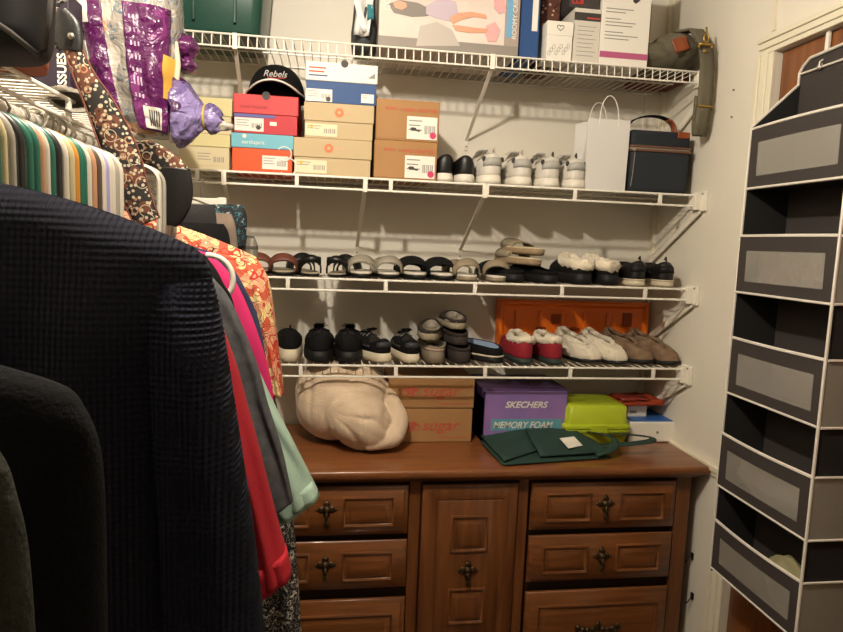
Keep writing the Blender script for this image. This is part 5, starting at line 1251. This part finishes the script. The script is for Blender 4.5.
fs = [P(u, v, Y=Yp-.05) for u, v in ((176, 42), (178, 65), (175, 90), (175, 115), (171, 143))]
MB().tube(fs, [.005, .007, .008, .008, .006], 10).build('seal', m_cream, t, smooth='all', off=o)
mb = MB(); lobes = ((186, 48, .032, .03), (188, 66, .022, .022))
for u, v, rx, rz_ in lobes: mb.ell(P(u, v, Y=Yp), rx, .04, rz_, 26, 18, lambda d: 1+.22*noise.noise(d*2.2)+.05*math.sin(9*d.z+3*d.x))
mb.build('upper_end', m_purp, t, smooth='all', off=o)
mb = MB()
a_, b_ = P(176, 112, Y=Yp-.03), P(222, 121, Y=Yp-.03); RR = []
for i in range(25):
    q = i/24; c = a_.lerp(b_, q); rr = .065*(1-q)**.8+.012+.006*math.sin(q*9); rr *= (1-.35*math.exp(-((q-.62)/.1)**2))
    RR.append([Vector((c.x+.004*math.sin(6*an), c.y+math.cos(an)*rr*.8*(1+.16*abs(math.sin(4*an+q*9))), c.z+math.sin(an)*rr*(1+.16*abs(math.sin(4*an+q*9))))) for an in [2*PI*k/36 for k in range(36)]])
mb.rings(RR); mb.build('twisted_end', m_lav, t, smooth='all', off=o)
c = a_.lerp(b_, .62); MB().tube([(c.x, c.y+.024*math.cos(2*PI*k/16), c.z+.029*math.sin(2*PI*k/16)) for k in range(16)], .003, 6, closed=True).build('yellow_tie', mat('yellow_tie', 'b9a23c', .5), t, smooth=True, off=o)
mb = MB().ell(P(222, 126, Y=Yp-.03), .03, .014, .012, 18, 10, lambda d: 1+.3*noise.noise(d*3)); mb.build('clear_tail', m_clear, t, smooth='all', off=o)
# dark tissue carton
pa, pb = P(44, 60, Y=-.74), P(70, 60, Y=-.74)
t = thing('tissue_carton', 'dark purple carton with white sideways lettering behind the black strap end', 'box', ((pa.x+pb.x)/2, -.70, GL)); o = t.location.copy()
zt = P(65, -8, Y=-.74).z
MB().box(pa.x-.06, pb.x, -.74, -.66, GL+.001, zt).build('body', mat('black_violet_card', '1d1320', .5, c2='2c1836', nscale=5), t, bevel=.002, off=o)
q = P(66.5, 88, Y=-.741); lettering('TISSUES', .026, m_paper, t, q.x-o.x, -.7412-o.y, GL+.050-o.z, roll=PI/2, bold=.0006)
# black bag at the top left
Yb = -1.30
t = thing('black_bag', 'glossy black bag with raised piping at the top left corner of the picture', 'bag', P(-20, 60, Y=Yb)); o = t.location.copy()
zb = GL+.052
R = loft([(-150, -90, 52, -60, Yb, .12), (-150, 0, 49, 8, Yb, .14), (-140, 30, 47, 40, Yb, .14), (-130, 50, 42, 56, Yb, .12), (-110, 57, 30, 60, Yb, .08)], n=60, K=8, fold=.002, p=.4)
MB().rings(R).build('bag_body', mat('dark_nylon', '0b0a0a', .6, spec=.25), t, smooth='all', off=o)
MB().tube([P(u, v, Y=Yb-.072) for u, v in ((-60, -8), (-20, 12), (10, 32), (38, 55), (45, 50), (49, 20), (52, -20))], .0035, 8).build('piping', m_lining, t, smooth='all', off=o)
t = thing('folded_throw', 'terracotta folded cloth lying beneath the glossy black bag', 'cloth', P(-10, 78, Y=-1.2)); o = t.location.copy()
R = loft([(-120, 50, 40, 52, -1.24, .16), (-120, 64, 34, 66, -1.24, .20), (-120, 78, 27, 80, -1.24, .20)], n=60, K=6, fold=.003, p=.4)
R = [[Vector((v.x, v.y, max(v.z, GL+.001))) for v in r] for r in R]
MB().rings(R).build('cloth_body', mat('terracotta_cloth', '9a4a2c', .8, c2='ad5c38', nscale=12, bump=.3), t, smooth='all', off=o)
# grey zipped pouch mouth
t = thing('ribbed_pouch', 'grey ribbed pouch with an open oval mouth on the shelf edge behind the hangers', 'pouch', P(76, 120, Y=-.96)); o = t.location.copy()
mb = MB(); RR = []
for i in range(14):
    q = i/13; c = P(66+12*q, 97+8*q, Y=-.96); c.z += 0
    cc = c+Vector((0, 0, .0)); rx, ry = .030+.004*q, .020
    RR.append([cc+Vector((math.cos(a)*rx*(1+.03*math.cos(24*a)), math.cos(a)*.02+.0, math.sin(a)*ry*(1+.03*math.cos(24*a))))+Vector((0, -.03*q, 0)) for a in [2*PI*k/96 for k in range(96)]])
inner = [[v.lerp(sum(r, Vector())/len(r), .18) for v in r] for r in reversed(RR[2:])]
mb.rings(RR+inner); mb.build('pouch_body', mat('grey_ribbed_cloth', '6f6a60', .85, c2='8a8477', nscale=50), t, smooth='all', off=o)
mb = MB(); pts = [P(u, v, Y=-.96) for u, v in ((10, 74), (30, 83), (48, 92), (66, 100))]; mb.tube(pts, [.006, .007, .008, .01], 10); mb.build('handle', mat('silvery_cord', 'a8a294', .7, c2='5a564e', nscale=90), t, smooth='all', off=o)
# ------------------------------------------------------------------ light, world, camera
def area(name, loc, size, power, col=(1, .86, .68), rot=(0, 0, 0)):
    l = bpy.data.lights.new(name, 'AREA'); l.shape = 'DISK'; l.size = size; l.energy = power; l.color = col
    o = bpy.data.objects.new(name, l); COL.objects.link(o); o.location = loc; o.rotation_euler = rot; return o
l = bpy.data.lights.new('ceiling_bulb', 'POINT'); l.energy = 44; l.color = (1, .90, .77); l.shadow_soft_size = .03
lo = bpy.data.objects.new('ceiling_bulb', l); COL.objects.link(lo); lo.location = (-1.34, -1.44, 2.30)
W = bpy.data.worlds.new('world'); S.world = W; W.use_nodes = True
W.node_tree.nodes['Background'].inputs[0].default_value = (.9, .85, .8, 1); W.node_tree.nodes['Background'].inputs[1].default_value = .02
cam = bpy.data.cameras.new('camera'); co = bpy.data.objects.new('camera', cam); COL.objects.link(co)
cam.sensor_width = 36; cam.lens = F/843*36; cam.clip_start = .02
r, dn, fw = M[0], M[1], M[2]
mw = Matrix(((r.x, -dn.x, -fw.x, EYE.x), (r.y, -dn.y, -fw.y, EYE.y), (r.z, -dn.z, -fw.z, EYE.z), (0, 0, 0, 1)))
co.matrix_world = mw
S.camera = co
S.view_settings.view_transform = 'Standard'; S.view_settings.look = 'None'; S.view_settings.gamma = 1; S.view_settings.use_curve_mapping = False
S.view_settings.exposure = .6
# ------------------------------------------------------------------ groups of repeats
def grp(test, g):
    for o_ in bpy.data.objects:
        if o_.parent is None and o_.get('label') and test(o_, o_['label']): o_['group'] = g
nm_ = lambda o_: o_.name.split('.')[0]
grp(lambda a, l: nm_(a) == 'wire_shelf' and 'toward the camera' not in l, 'white wire shelves across the back wall')
grp(lambda a, l: nm_(a) == 'shoebox', 'shoeboxes on the shelf and dresser')
grp(lambda a, l: nm_(a) == 'sneaker' and 'white leather' in l, 'white sneakers on the second shelf')
grp(lambda a, l: nm_(a) == 'sneaker' and 'black' in l, 'black sneakers on the lowest shelf')
grp(lambda a, l: nm_(a) == 'sandal', 'sandals on the third shelf')
grp(lambda a, l: nm_(a) == 'slipper', 'slippers and clogs on the shelves')
grp(lambda a, l: nm_(a) == 'slip_on_shoe' and 'patent' in l, 'black slip-on shoes on the second shelf')
grp(lambda a, l: nm_(a) == 'leather_shoe', 'black leather shoes on the third shelf')
grp(lambda a, l: nm_(a) == 'carton', 'cartons on the top shelf')
grp(lambda a, l: nm_(a) == 'shirt', 'shirts hanging on the left rod')
grp(lambda a, l: nm_(a) == 'sweater', 'knitwear hanging nearest the camera')
grp(lambda a, l: nm_(a) == 'trousers', 'trousers folded over hangers')
grp(lambda a, l: nm_(a) == 'wall_hook', 'black wall hooks'); grp(lambda a, l: nm_(a) == 'nail', 'nails in the right wall')
